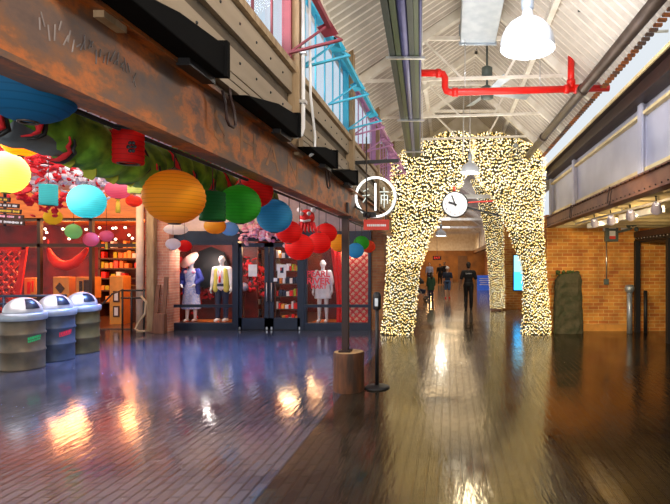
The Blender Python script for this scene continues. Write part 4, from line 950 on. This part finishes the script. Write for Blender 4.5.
def lattice(x0, x1, y0, y1, d_, step, t, slant=0.0):
    b = MB(); X0, X1, Z0, Z1 = WX(x0,d_), WX(x1,d_), WZ(y1,d_), WZ(y0,d_); s = step*d_/F; rnd = random.Random(3)
    nx, nz = int((X1-X0)/s), int((Z1-Z0)/s)
    for i in range(nx+1):
        for j in range(nz+1):
            cx, cz = X0+(i+.5)*s, Z0+(j+.5)*s
            if cx > X1 or cz > Z1: continue
            if slant and cx > X1-slant*(1-(cz-Z0)/(Z1-Z0)): continue
            sg = 1 if (i+j) % 2 else -1
            b.bar((cx-s*.5,d_,cz-sg*s*.5),(cx+s*.5,d_,cz+sg*s*.5),t,t)
            b.bar((cx-sg*s*.25,d_,cz+s*.25),(cx-sg*s*.25+s*.34,d_,cz+s*.25+sg*s*.34),t*.8,t*.8)
    return b
lattice(-14,22,249,322,D,5.2,.045,.28).build('lattice', M['red_lacquer'], ls)
b = MB(); b.bar(W(25,247,D), W(14,322,D), .14, .05, up=(0,1,0)); b.bar(W(-14,248,D), W(26,248,D), .10, .05, up=(0,1,0)); b.bar(W(-14,322,D),W(14,322,D),.08,.05,up=(0,1,0)); b.bar(W(14,322,D),W(14,330,D),.06,.05); b.bar(W(-10,322,D),W(-10,330,D),.06,.05); b.build('border', M['red_cloth'], ls)
sw = thing('red_swag', 'red cloth swag draped inside the left shop window', 'swag', W(68,262,13.3))
b = MB(); q = [W(48,249,13.3),W(52,258,13.3),W(58,264,13.28),W(66,266,13.25),W(75,263,13.27),W(82,256,13.3),W(88,248,13.3)]; b.tube(q, [.05,.10,.13,.13,.12,.09,.05], 10); b.build('drape', M['red_cloth'], sw)
b = MB(); b.tube([q[0]+Vector((0,0,.25)), q[0]], .02, 6); b.tube([q[-1]+Vector((0,0,.25)), q[-1]], .02, 6); b.build('tie', M['red_cloth'], sw)
for (x0,y0,x1,y1), l in (((24,278,36,298),'orange display box with red panel at the left in the shop window'),((53,277,69,298),'orange display box with a diamond print, middle of the shop window'),((76,277,95,298),'orange display box with dark prints, right end of the shop window')):
    d_ = 13.75; r = thing('display_box', l, 'display box', (WX((x0+x1)/2,d_), d_, 0), 'display boxes in the left shop window')
    MB().px(x0,y0,x1,y1,d_,.25).build('box', M['shop_gold'], r, .01)
    cx, cy = (x0+x1)/2, (y0+y1)/2
    if x0 == 53: b = MB(); b.bar(W(cx-3.5,cy,d_-.02), W(cx+.1,cy,d_-.02), .03, .03); b.prism([(WX(cx-5,d_),WZ(cy,d_)),(WX(cx-1,d_),WZ(cy-5,d_)),(WX(cx+4,d_),WZ(cy+1,d_)),(WX(cx,d_),WZ(cy+6,d_))],'y',d_-.03,d_-.004); b.build('print', M['shop_dark'], r)
    else:
        b = MB(); b.px(x0+3,y0+4,x0+6,y1-4,d_-.02,.02); b.px(x0+7.5,y0+3,x1-3,y1-6,d_-.02,.02); b.build('print', M['red_lacquer'] if x0 == 24 else M['shop_dark'], r)
    MB().px(x0+1,y1,x1-1,330.8,d_+.03,.2).build('plinth', M['shop_dark'], r)
shf = thing('shop_shelf', 'tall dark shelf unit at the back of the left shop opening', 'shelf', W(118,310,15.8))
for x0 in (98,139): MB().px(x0,240,x0+2,316.5,15.8,.4).build('upright', M['shop_dark'], shf)
for py in (248,258,268,278,290,302): MB().px(98,py,141,py+1.3,15.8,.4).build('shelf_board', M['shop_dark'], shf)
MB().px(98,240,141,316.5,16.2,.03).build('back_panel', M['shop_wall'], shf)
proto = None; rnd = random.Random(21)
goods_m = [M['shop_gold'], M['red_lacquer'], M['olive_pen'], M['shop_wood'], M['white_cloth']]
for py in (248,258,268,278,290,302):
    x = 101
    while x < 137:
        w, h = rnd.uniform(2.5,4.5), rnd.uniform(4,7.5)
        if rnd.random() < .75:
            d_ = 15.85; o = MB().px(x,py-h,x+w,py,d_,.2).build('shelf_good', rnd.choice(goods_m), None, .01)
            tag(o, 'small boxed good on the dark shelf in the left shop', 'box', 'boxed goods on the left shop shelf')
        x += w+rnd.uniform(.4,1.5)
D = 13.9
cb = thing('display_cabinet', 'amber display cabinet with two framed pictures in the left shop opening', 'cabinet', (WX(115.5,D), D, 0))
MB().px(109.5,276,123,325,D,.35).build('carcass', M['shop_gold'], cb, .01)
for y0, y1 in ((291,302),(306,317)):
    o = MB().px(113,y0,119,y1,D-.03,.03).build('picture_frame', M['shop_dark'], cb); MB().px(114.2,y0+1.5,117.8,y1-1.5,D-.036,.006).build('picture', M['white_cloth'], o)
tag(MB().px(124,286,136,326,14.3,.35).build('counter', M['shop_dark'], None, .01), 'dark counter behind the black hose rack in the left shop', 'counter')
rnd = random.Random(5)
for i in range(16):
    p = W(44+rnd.random()*90, 226+rnd.random()*14, 14.2); tag(MB().ball(p, .035, 8, 6).build('string_bulb', M['spot_glass']), 'tiny glowing bulb under the orange ceiling of the left shop', 'bulb', 'tiny bulbs in the left shop')

# ------------------------------------------------------------------ people and mannequins
def grown(parts, voxel, name, m, parent, origin):
    """blobs, limbs and hands merged into one continuous skin"""
    b = MB()
    for q in parts: q(b)
    o = b.build(name, m, parent); o.modifiers.new('remesh', 'REMESH').voxel_size = voxel
    o.modifiers['remesh'].use_smooth_shade = True
    s = o.modifiers.new('smooth', 'SMOOTH'); s.factor = .5; s.iterations = 2
    return o
def figure(name, label, cat, loc, h=1.75, yaw=0, arms=None, legs=((0,0),(0,0)), skin=None, clothes=(), hair=None, voxel=.011, female=False, extras=None, group=None):
    """yaw 0 looks towards +Y; arms: (elbow, wrist) offsets per side in body space, legs: (knee forward, ankle forward) per side"""
    s = h/1.75; loc = Vector(loc); r = thing(name, label, cat, loc, group)
    Rz = Matrix.Rotation(yaw,3,'Z')
    P = lambda x, y, z: loc+Rz @ (Vector((x,y,z))*s)
    sw = .175 if female else .195
    arms = arms or (((-.24,0,1.14),(-.26,.05,.90)),((.24,0,1.14),(.26,.05,.90)))
    def cap(b, a, c, ra, rc): b.tube([a, a.lerp(c,.5), c], [ra*s, (ra*.52+rc*.48)*s, rc*s], 12); b.ball(a, ra*s, 12, 8); b.ball(c, rc*s, 12, 8)
    def torso(b, k=0.0):
        b.ball(P(0,-.005,1.27), ((.165+k)*s,(.105+k)*s,.20*s), 16, 10, Rz); b.ball(P(0,0,1.06), ((.142+k)*s,(.098+k)*s,.17*s), 16, 10, Rz); b.ball(P(0,-.01,.93), ((.160+k)*s,(.115+k)*s,.13*s), 16, 10, Rz)
        for x in (-1,1): cap(b, P(0,0,1.40), P(x*sw*.92,0,1.385), .062+k, .058+k)
    def head(b):
        cap(b, P(0,-.005,1.40), P(0,.01,1.54), .052, .05); b.ball(P(0,.012,1.635), (.076*s,.094*s,.112*s), 16, 12, Rz); b.ball(P(0,.05,1.575), (.05*s,.05*s,.05*s), 10, 8, Rz)
        b.ball(P(0,.108,1.622), (.014*s,.02*s,.024*s), 8, 6, Rz)
        for x in (-1,1): b.ball(P(x*.078,.005,1.63), (.014*s,.026*s,.036*s), 8, 6, Rz)
    def arm(b, i, k=0.0, cut=1.0):
        e, w = arms[i]; x = -1 if i == 0 else 1; A, E, Wp = P(x*sw,0,1.385), P(*e), P(*w)
        if cut < .5: cap(b, A, A.lerp(E, cut*2), .056+k, .048+k); return
        cap(b, A, E, .054+k, .042+k); cap(b, E, E.lerp(Wp,(cut-.5)*2), .042+k, .03+k)
    def hand(b, i):
        e, w = arms[i]; x = -1 if i == 0 else 1; E, Wp = P(*e), P(*w); dv = (Wp-E).normalized(); fw = Rz @ Vector((0,1,0)); fw = (fw-dv*fw.dot(dv)).normalized()
        inn = dv.cross(fw).normalized(); inn = inn if inn.dot(P(0,0,1)-P(x,0,1)) > 0 else -inn
        b.tube([Wp-dv*.02*s, Wp+dv*.04*s, Wp+dv*.09*s], [.026*s,.036*s,.034*s], 10)
        for j, (o_, L) in enumerate(((.030,.075),(.010,.085),(-.010,.08),(-.029,.06))):
            a = Wp+dv*.085*s+fw*o_*s; m_ = a+dv*L*.55*s+inn*.008*s; t = m_+dv*L*.4*s+inn*.028*s; b.tube([a,m_,t],[.0105*s,.010*s,.0085*s],8); b.ball(t,.0085*s,8,5)
        a = Wp+dv*.02*s+fw*.025*s; m_ = a+dv*.035*s+fw*.028*s+inn*.01*s; t = m_+dv*.035*s+inn*.012*s; b.tube([a,m_,t],[.015*s,.012*s,.010*s],8); b.ball(t,.010*s,8,5)
    def leg(b, i, k=0.0, cut=1.0):
        x = -1 if i == 0 else 1; kf, af = legs[i]; Hp, K, A = P(x*.088,-.01,.92), P(x*.095,kf,.50), P(x*.10,af,.085)
        if cut < .5: cap(b, Hp, Hp.lerp(K,cut*2), .088+k, .075+k); return
        cap(b, Hp, K, .086+k, .056+k); b.tube([K, K.lerp(A,.3)+Rz @ Vector((0,-.012*s,0)), K.lerp(A,(cut-.5)*2)], [(.056+k)*s,(.058+k)*s,(.038+k*1.3)*s], 12); b.ball(K.lerp(A,(cut-.5)*2), (.038+k)*s, 10, 6)
    def foot(b, i, k=0.0):
        x = -1 if i == 0 else 1; A = P(x*.10,legs[i][1],.085); f = Rz @ Vector((0,1,0)); dz = Vector((0,0,-.045*s))
        b.tube([A-f*.05*s+dz, A+f*.05*s+dz*.9, A+f*.14*s+dz*1.1], [(.040+k)*s,(.040+k)*s,(.030+k)*s], 10); b.ball(A-f*.05*s+dz,(.040+k)*s,10,6); b.ball(A+f*.14*s+dz*1.1,(.030+k)*s,10,6); b.tube([A,A+dz],[(.04+k)*s,(.042+k)*s],10)
    f = [torso, head]+[lambda b, i=i: (arm(b,i), hand(b,i), leg(b,i), foot(b,i)) for i in (0,1)]
    grown(f, voxel, 'body', skin or M['skin_tone'], r, loc)
    for nm, m, kind, *cut in clothes:
        k = .016
        if kind == 'top': q = [lambda b: torso(b,k)]+[lambda b, i=i: arm(b,i,k,cut[0]) for i in (0,1)]
        elif kind == 'vest': q = [lambda b: torso(b,k+.012)]
        elif kind == 'trousers': q = [lambda b: b.ball(P(0,-.01,.95),((.166+k)*s,(.118+k)*s,.11*s),16,10,Rz)]+[lambda b, i=i: leg(b,i,k,cut[0]) for i in (0,1)]
        elif kind == 'shoes': q = [lambda b, i=i: foot(b,i,.012) for i in (0,1)]
        elif kind == 'dress':
            def q0(b):
                prof = [(.25,.34),(.262,.36),(.235,.55),(.215,.75),(.195,.92),(.165,1.06),(.185,1.20),(.19,1.30),(.16,1.40),(.07,1.45)]
                n = 28; vs = []
                for i, (rr, z) in enumerate(prof):
                    for j in range(n):
                        a = 2*PI*j/n; w_ = 1+.05*math.sin(a*7)*(1 if z < .9 else .15); vs.append(P(rr*w_*math.cos(a), rr*.68*w_*math.sin(a), z))
                b.add(vs, [(i*n+j,i*n+(j+1)%n,(i+1)*n+(j+1)%n,(i+1)*n+j) for i in range(len(prof)-1) for j in range(n)]+[tuple(range(n))[::-1], tuple((len(prof)-1)*n+j for j in range(n))], True)
            q = [q0]
        elif kind == 'shirtdress':
            def q1(b):
                prof = [(.235,.66),(.24,.68),(.225,.85),(.21,1.0),(.20,1.15),(.20,1.30),(.165,1.40),(.07,1.45)]
                n = 24; vs = [P(rr*math.cos(2*PI*j/n), rr*.66*math.sin(2*PI*j/n), z) for rr, z in prof for j in range(n)]
                b.add(vs, [(i*n+j,i*n+(j+1)%n,(i+1)*n+(j+1)%n,(i+1)*n+j) for i in range(len(prof)-1) for j in range(n)]+[tuple(range(n))[::-1], tuple((len(prof)-1)*n+j for j in range(n))], True)
            q = [q1]+[lambda b, i=i: arm(b,i,.03,cut[0]) for i in (0,1)]
        elif kind == 'jacket':
            def q2(b):
                for x in (-1,1):
                    cap(b, P(x*.12,-.005,1.36), P(x*.155,.0,.78), .088, .085); cap(b, P(x*.10,-.07,1.34), P(x*.11,-.07,.78), .08, .08)
            q = [q2]+[lambda b, i=i: arm(b,i,.024,cut[0]) for i in (0,1)]
        elif kind == 'openvest':
            def q3(b):
                for x in (-1,1): cap(b, P(x*.115,.035,1.36), P(x*.135,.05,.84), .068, .075); cap(b, P(x*.10,-.06,1.36), P(x*.10,-.06,.84), .085, .085)
            q = [q3]
        grown(q, voxel, nm, m, r, loc)
    if hair == 'short':
        b = MB(); b.ball(P(0,-.012,1.665), (.086*s,.100*s,.098*s), 16, 10, Rz); b.ball(P(0,-.045,1.60), (.074*s,.06*s,.07*s), 12, 8, Rz); b.build('hair', M['hair'], r)
    elif hair == 'cap':
        b = MB(); b.lathe([(.092,0),(.094,.02),(.085,.065),(.05,.095),(0,.102)], P(0,.005,1.665), 16, cap=False); b.box(*(lambda c: (c.x-.06*s,c.x+.06*s,c.y-.02,c.y+.13*s,c.z,c.z+.012))(P(0,.07,1.668))); b.build('cap', M['white'], r)
    elif hair == 'long':
        b = MB(); b.ball(P(0,-.012,1.66), (.088*s,.102*s,.10*s), 16, 10, Rz); b.tube([P(0,-.05,1.66), P(0,-.075,1.45), P(0,-.08,1.30)], [.08*s,.085*s,.05*s], 12); b.build('hair', M['hair'], r)
    if extras: extras(r, P, s, Rz)
    return r
FACE = PI     # mannequins look out of the window
D = 13.5
def m1(r, P, s, Rz):
    c = P(.03,.05,1.68); Mr = Rz @ Matrix.Rotation(.5,3,'Y') @ Matrix.Rotation(-.75,3,'X')
    b = MB(); b.lathe([(.27,.0),(.272,.008),(.16,.06),(.03,.125),(0,.13)], c, 28, Mr); b.build('straw_hat', M['hat_pink'], r)
    b = MB(); b.ball(P(-.11,.10,1.36), .05, 10, 6); b.ball(P(.11,.10,1.36), .05, 10, 6); o = b.build('collar_flowers', M['pink_bloom'], r)
figure('mannequin', 'mannequin in a pale blue dress and royal blue jacket with a pink straw hat', 'mannequin', (WX(191.5,D),D,.15), 1.72, FACE, skin=M['plastic_white'], female=True, legs=((0,0),(.03,.05)),
    arms=(((-.29,.02,1.16),(-.18,.15,1.02)),((.29,.02,1.16),(.20,.15,1.02))), clothes=(('dress',M['dress'],'dress'),('jacket',M['jacket'],'jacket',.92)), extras=m1, group='shop mannequins')
def m2(r, P, s, Rz):
    b = MB(); b.tube([P(-.05,.115,1.36), P(0,.135,1.18), P(.05,.115,1.36)], .006, 6); b.lathe([(.02,0),(.028,-.05),(.03,-.17),(0,-.18)], P(0,.14,1.2), 10); o = b.build('red_pendant', M['red_cloth'], r)
figure('mannequin', 'mannequin in a yellow green vest, white shirt and navy trousers beside the doors', 'mannequin', (WX(222,D),D,.15), 1.78, FACE, skin=M['plastic_white'], legs=((0,0),(.02,.03)),
    clothes=(('white_shirt',M['white_cloth'],'top',.82),('trousers',M['navy'],'trousers',.98),('vest',M['vest'],'openvest'),('shoes',M['white'],'shoes')), extras=m2, group='shop mannequins')
figure('mannequin', 'mannequin in a loose white shirt behind the red window lettering', 'mannequin', (WX(323,13.35),13.35,.15), 1.66, FACE, skin=M['plastic_white'], female=True, legs=((0,0),(.03,.04)),
    clothes=(('white_shirt',M['white_cloth'],'shirtdress',.62),('shoes',M['white'],'shoes')), group='shop mannequins')
pa = thing('open_parasol', 'open black parasol standing behind the mannequin in the pink hat', 'parasol', W(203,266,14.1))
p = W(204,266,14.0); Mr = Vector((-.15,-1,.25)).normalized().to_track_quat('Z','Y').to_matrix()
MB().lathe([(.62,-.20),(.60,-.15),(.42,-.05),(.2,.02),(0,.05)], p, 8, Mr, cap=False).build('canopy', M['parasol_dark'], pa)
MB().tube([p, p+Mr @ Vector((0,0,-.36))], .012, 8).build('shaft', M['black'], pa)
b = MB()
for k in range(8): a = 2*PI*k/8; b.tube([p+Mr @ Vector((0,0,.04)), p+Mr @ Vector((.62*math.cos(a),.62*math.sin(a),-.20))], .006, 5)
b.build('ribs', M['black'], pa)
for x0, x1, l in ((170.5,234,'pale plinth under the two mannequins in the left window'),(305,370,'pale plinth under the mannequin in the right window')):
    tag(MB().px(x0,325,x1,331,13.05,1.3).build('window_plinth', M['shop_wood']), l, 'plinth')
for (x0,y0,x1,y1), l in (((248.3,264.5,257,276.5),'plain white notice taped to the left glass door'),((277.5,264.5,286,278),'white notice with a small picture taped to the right glass door')):
    r = thing('paper_notice', l, 'notice', W((x0+x1)/2,(y0+y1)/2,BACK-.02)); MB().px(x0,y0,x1,y1,BACK-.02,.006).build('sheet', M['paper_white'], r)
    if x0 > 270:
        b = MB(); b.px(280.2,267.5,283.4,273,BACK-.026,.006); b.build('picture', M['navy'], r); MB().px(280.2,267.5,281.6,270.5,BACK-.029,.004).build('red_patch', M['sign_red'], r)
tag(MB().px(273.6,278,277.2,281.5,BACK-.036,.006).build('small_sticker', M['paper_white']), 'small pale sticker below the picture notice on the door', 'sticker')
rd = thing('red_drape', 'tall red cloth drape hanging in the right shop window', 'drape', W(340,290,13.15))
b = MB(); n = 12; vs = []
for i in range(15):
    t = i/14; yy = 246+(323.5-246)*t; xl, xr = 330.5+6*min(1,t*1.5), 340+3.5*min(1,t*1.3)
    for k in range(n): u = k/(n-1); vs.append(W(xl+(xr-xl)*u, yy, 13.15+.03*math.sin(u*14)))
b.add(vs, [(i*n+k,i*n+k+1,(i+1)*n+k+1,(i+1)*n+k) for i in range(14) for k in range(n-1)], True); o = b.build('cloth', M['red_cloth'], rd); o.modifiers.new('thickness','SOLIDIFY').thickness = .012
l2 = thing('lattice_screen', 'red lattice screen with a golden backing in the right shop window', 'screen', W(356,290,13.2))
lattice(346,369,253,323,13.2,3.6,.030).build('lattice', M['red_lacquer'], l2); MB().px(345,252,369.5,324,13.26,.02).build('backing', M['gold_back'], l2)
# shop interior behind the doors: racks and goods
D = 15.2
for (x0,x1,d_), l in (((243,262,15.6),'red goods rack seen through the left glass door'),((275,300,14.2),'tall goods shelf seen through the right glass door')):
    r = thing('goods_shelf', l, 'shelf', (WX((x0+x1)/2,d_), d_, .02), 'goods shelves behind the doors')
    for xa in (x0,x1-1): MB().px(xa,250,xa+1,262+875/d_-.7,d_,.35).build('upright', M['shop_dark'], r)
    bottom = 262+875/d_-2
    for j in range(6):
        py = 258+j*(bottom-258)/5.0; MB().px(x0,py,x1,py+1,d_,.35).build('shelf_board', M['shop_dark'], r)
        x = x0+1.2
        while x < x1-3:
            w, h = rnd.uniform(1.6,3.4), rnd.uniform(4,7.5)
            o = MB().px(x,py-h,x+w,py,d_+.03,.22).build('packaged_good', rnd.choice(goods_m+[M['navy'],M['paper_white'],M['red_lacquer']]), None, .006)
            tag(o, 'small packaged good on a shelf behind the shop doors', 'box', 'packaged goods behind the shop doors'); x += w+rnd.uniform(.2,.8)
blooms('blossom_garland', 'mass of red and orange blossoms inside the left glass door', [W(246,262,14.6),W(253,272,14.6),W(261,286,14.6)], M['red_bloom'], 150, (.05,.10), (.12,.2,.16), 8)
blooms('hanging_goods', 'red festival goods hung on the wall behind the first two mannequins', [W(186,262,14.35),W(212,275,14.35),W(200,300,14.35)], M['red_bloom'], 160, (.05,.10), (.25,.03,.25), 9)
p = W(243.5,287,14.2); gl = thing('glass_globe', 'pale blue globe on a stand inside the left glass door', 'globe', (p.x,p.y,.02)); MB().ball(p, .13, 16, 10).build('globe', M['lilac_cloth'], gl); MB().lathe([(.14,.02),(.12,.05),(.03,.08),(.03,p.z-.1),(.08,p.z-.09)], (p.x,p.y,0), 14).build('stand', M['shop_dark'], gl)

# people in the corridor
def guard(r, P, s, Rz):
    b = MB(); b.text('SECURITY', .052*s, Matrix.Translation(P(0,-.142,1.335)) @ Rz.to_4x4() @ Matrix.Rotation(PI/2,4,'X'), .012); o = b.build('back_lettering', M['white'], r); o['label'] = 'white lettering across the back'
    b = MB(); b.lathe([(.158,0),(.165,.0),(.165,.05),(.158,.05)], P(0,-.01,.98), 24, Matrix.Diagonal((1,.74,1)), cap=False); b.build('belt', M['black'], r)
d_ = 18.0
figure('person', 'person in a black security uniform walking away in the middle of the corridor', 'person', (WX(468.5,d_),d_,.004), 1.74, 0, skin=M['skin_dark'], hair='short', legs=((.10,-.06),(-.02,.10)),
    arms=(((-.27,-.03,1.13),(-.30,.06,.90)),((.27,.0,1.13),(.28,.08,.90))), clothes=(('shirt',M['black_cloth'],'top',.42),('trousers',M['black_cloth'],'trousers',.99),('shoes',M['black'],'shoes')), extras=guard)
d_ = 24.0
figure('person', 'person in a white cap, navy top, denim shorts and red shoes walking down the corridor', 'person', (WX(447.5,d_),d_,.004), 1.50, 0, skin=M['skin_tone'], hair='cap', legs=((.10,-.05),(-.02,.10)), voxel=.016,
    clothes=(('top',M['navy'],'top',.44),('shorts',M['denim'],'trousers',.46),('shoes',M['red_cloth'],'shoes')))
d_ = 22.5
figure('person', 'person with long dark hair in a green coat standing beside the dark stroller', 'person', (WX(431,d_),d_,.004), 1.28, .5, skin=M['skin_tone'], hair='long', female=True, voxel=.016,
    clothes=(('coat',M['green_cloth'],'shirtdress',.9),('trousers',M['navy'],'trousers',.98),('shoes',M['black'],'shoes')))
d_ = 36.0
figure('person', 'person in a pale blue shirt far off by the orange wall', 'person', (WX(429.5,d_),d_,.004), 1.70, PI, skin=M['skin_tone'], hair='short', voxel=.022, clothes=(('shirt',M['lilac_cloth'],'top',.8),('trousers',M['navy'],'trousers',.98)))
figure('person', 'dark clothed person far off at the orange wall, left of a pair', 'person', (WX(440,38),38,.004), 1.62, PI, skin=M['skin_dark'], hair='short', voxel=.022, clothes=(('coat',M['black_cloth'],'top',.9),('trousers',M['black_cloth'],'trousers',.98)), group='pair of distant people')
figure('person', 'taller dark clothed person far off at the orange wall, right of a pair', 'person', (WX(444.5,38.4),38.4,.004), 1.74, PI, skin=M['skin_dark'], hair='short', voxel=.022, clothes=(('coat',M['black_cloth'],'top',.9),('trousers',M['navy'],'trousers',.98)), group='pair of distant people')
d_ = 22.0; x = WX(420.5,d_)
sr = thing('stroller', 'dark folding stroller beside the person in the green coat', 'stroller', (x, d_, .004))
b = MB(); b.prism([(x-.26,.42),(x+.2,.36),(x+.24,.52),(x-.08,.58),(x-.22,.95),(x-.34,.93)], 'y', d_-.2, d_+.2); b.build('seat', M['navy'], sr, .02)
b = MB(); b.lathe([(.30,.0),(.28,.12),(.18,.24),(0,.30)], (x-.14,d_,.80), 16, cap=False); b.build('hood', M['black_cloth'], sr)
b = MB()
for y in (-.22,.22): b.tube([(x-.34,d_+y,1.0),(x+.24,d_+y,.12)], .016, 6); b.tube([(x+.05,d_+y,.45),(x-.26,d_+y,.12)], .016, 6)
b.tube([(x-.34,d_-.22,1.0),(x-.34,d_+.22,1.0)], .018, 6); b.build('frame', M['steel'], sr)
for wx in (-.26,.24):
    for y in (-.22,.22): b = MB(); b.tube([(x+wx+.10*math.cos(2*PI*k/16),d_+y,.119+.10*math.sin(2*PI*k/16)) for k in range(16)], .018, 6, closed=True); b.tube([(x+wx,d_+y-.02,.119),(x+wx,d_+y+.02,.119)],.04,8); b.build('wheel', M['black'], sr)
d_ = 31.0; x = WX(483.5,d_)
ss = thing('board_sign', 'blue A-board sign with pale lines standing at the right of the corridor', 'sign', (x, d_, .004))
for sg in (-1,1): MB().bar((x,d_+sg*.25,.0),(x,d_,.92),.78,.03,up=(0,1,0)).build('panel', M['sign_blue'], ss)
b = MB()
for z, w in ((.72,.5),(.6,.56),(.48,.4),(.36,.5)): b.bar((x-w/2,d_-.25*(1-z/.92)-.03,z),(x+w/2,d_-.25*(1-z/.92)-.03,z),.01,.05)
b.build('pale_lines', M['white'], ss)
d_ = 18.4
tag(MB().px(503,205,528,309.5,d_,.6).build('brick_pier', M['brick_orange']), 'orange brown brick pier behind the right light curtain', 'pier')
sc_ = thing('video_screen', 'lit blue video screen on the brick pier behind the right light curtain', 'screen', W(518.5,272,18.3))
MB().px(513,254.5,525,291,18.32,.07).build('casing', M['black'], sc_); MB().px(514,255.5,524,272,18.315,.006).build('upper_picture', M['screen_pale'], sc_); MB().px(514,272,524,290,18.315,.006).build('lower_picture', M['screen'], sc_)
p = W(437,258,33); ex = thing('exit_sign', 'small glowing red exit sign above the far corridor', 'sign', p); b = MB(); b.text('EXIT', .20, facing(p+Vector((0,-.02,0))), .004); b.build('letters', M['exit_red'], ex); MB().box(p.x-.28,p.x+.28,p.y,p.y+.08,p.z-.13,p.z+.13).build('housing', M['frame_brown'], ex); MB().tube([p+Vector((0,.04,.13)), p+Vector((0,.04,3.7))], .015, 6).build('hanger', M['steel'], ex)
tag(MB().box(-2.8,-2.76,26,29,.9,2.1).build('wall_light', M['magenta_glow']), 'glowing violet panel on the left wall of the far corridor', 'light panel')
for y, l in ((20,'lit tube lamp nearest in the far corridor roof'),(25,'second lit tube lamp in the far corridor roof'),(31,'third lit tube lamp in the far corridor roof')):
    r = thing('tube_lamp', l, 'lamp', (-.6,y,3.9), 'tube lamps in the far corridor'); MB().tube([(-1.2,y,3.9),(.0,y,3.9)], .05, 8).build('tube', M['fluor'], r)
    b = MB(); b.box(-1.25,.05,y-.08,y+.08,3.95,4.0); b.tube([(-1.0,y,4.0),(-1.0,y,5.2)],.01,6); b.tube([(-.2,y,4.0),(-.2,y,5.7)],.01,6); b.build('fixture', M['white_paint'], r)
for y in (17,21,26,32,38):
    r = thing('corridor_truss', 'white timber truss of the far corridor roof', 'truss', (0,y,3.9), 'far corridor trusses')
    for a, c, nm in (((-2.9,y,3.95),(.2,y,5.95),'rafter'),((3.0,y,4.0),(.2,y,5.95),'rafter'),((-2.9,y,3.98),(3.0,y,3.98),'tie_bar')): MB().bar(a,c,.08,.12).build(nm, M['white_paint'], r)
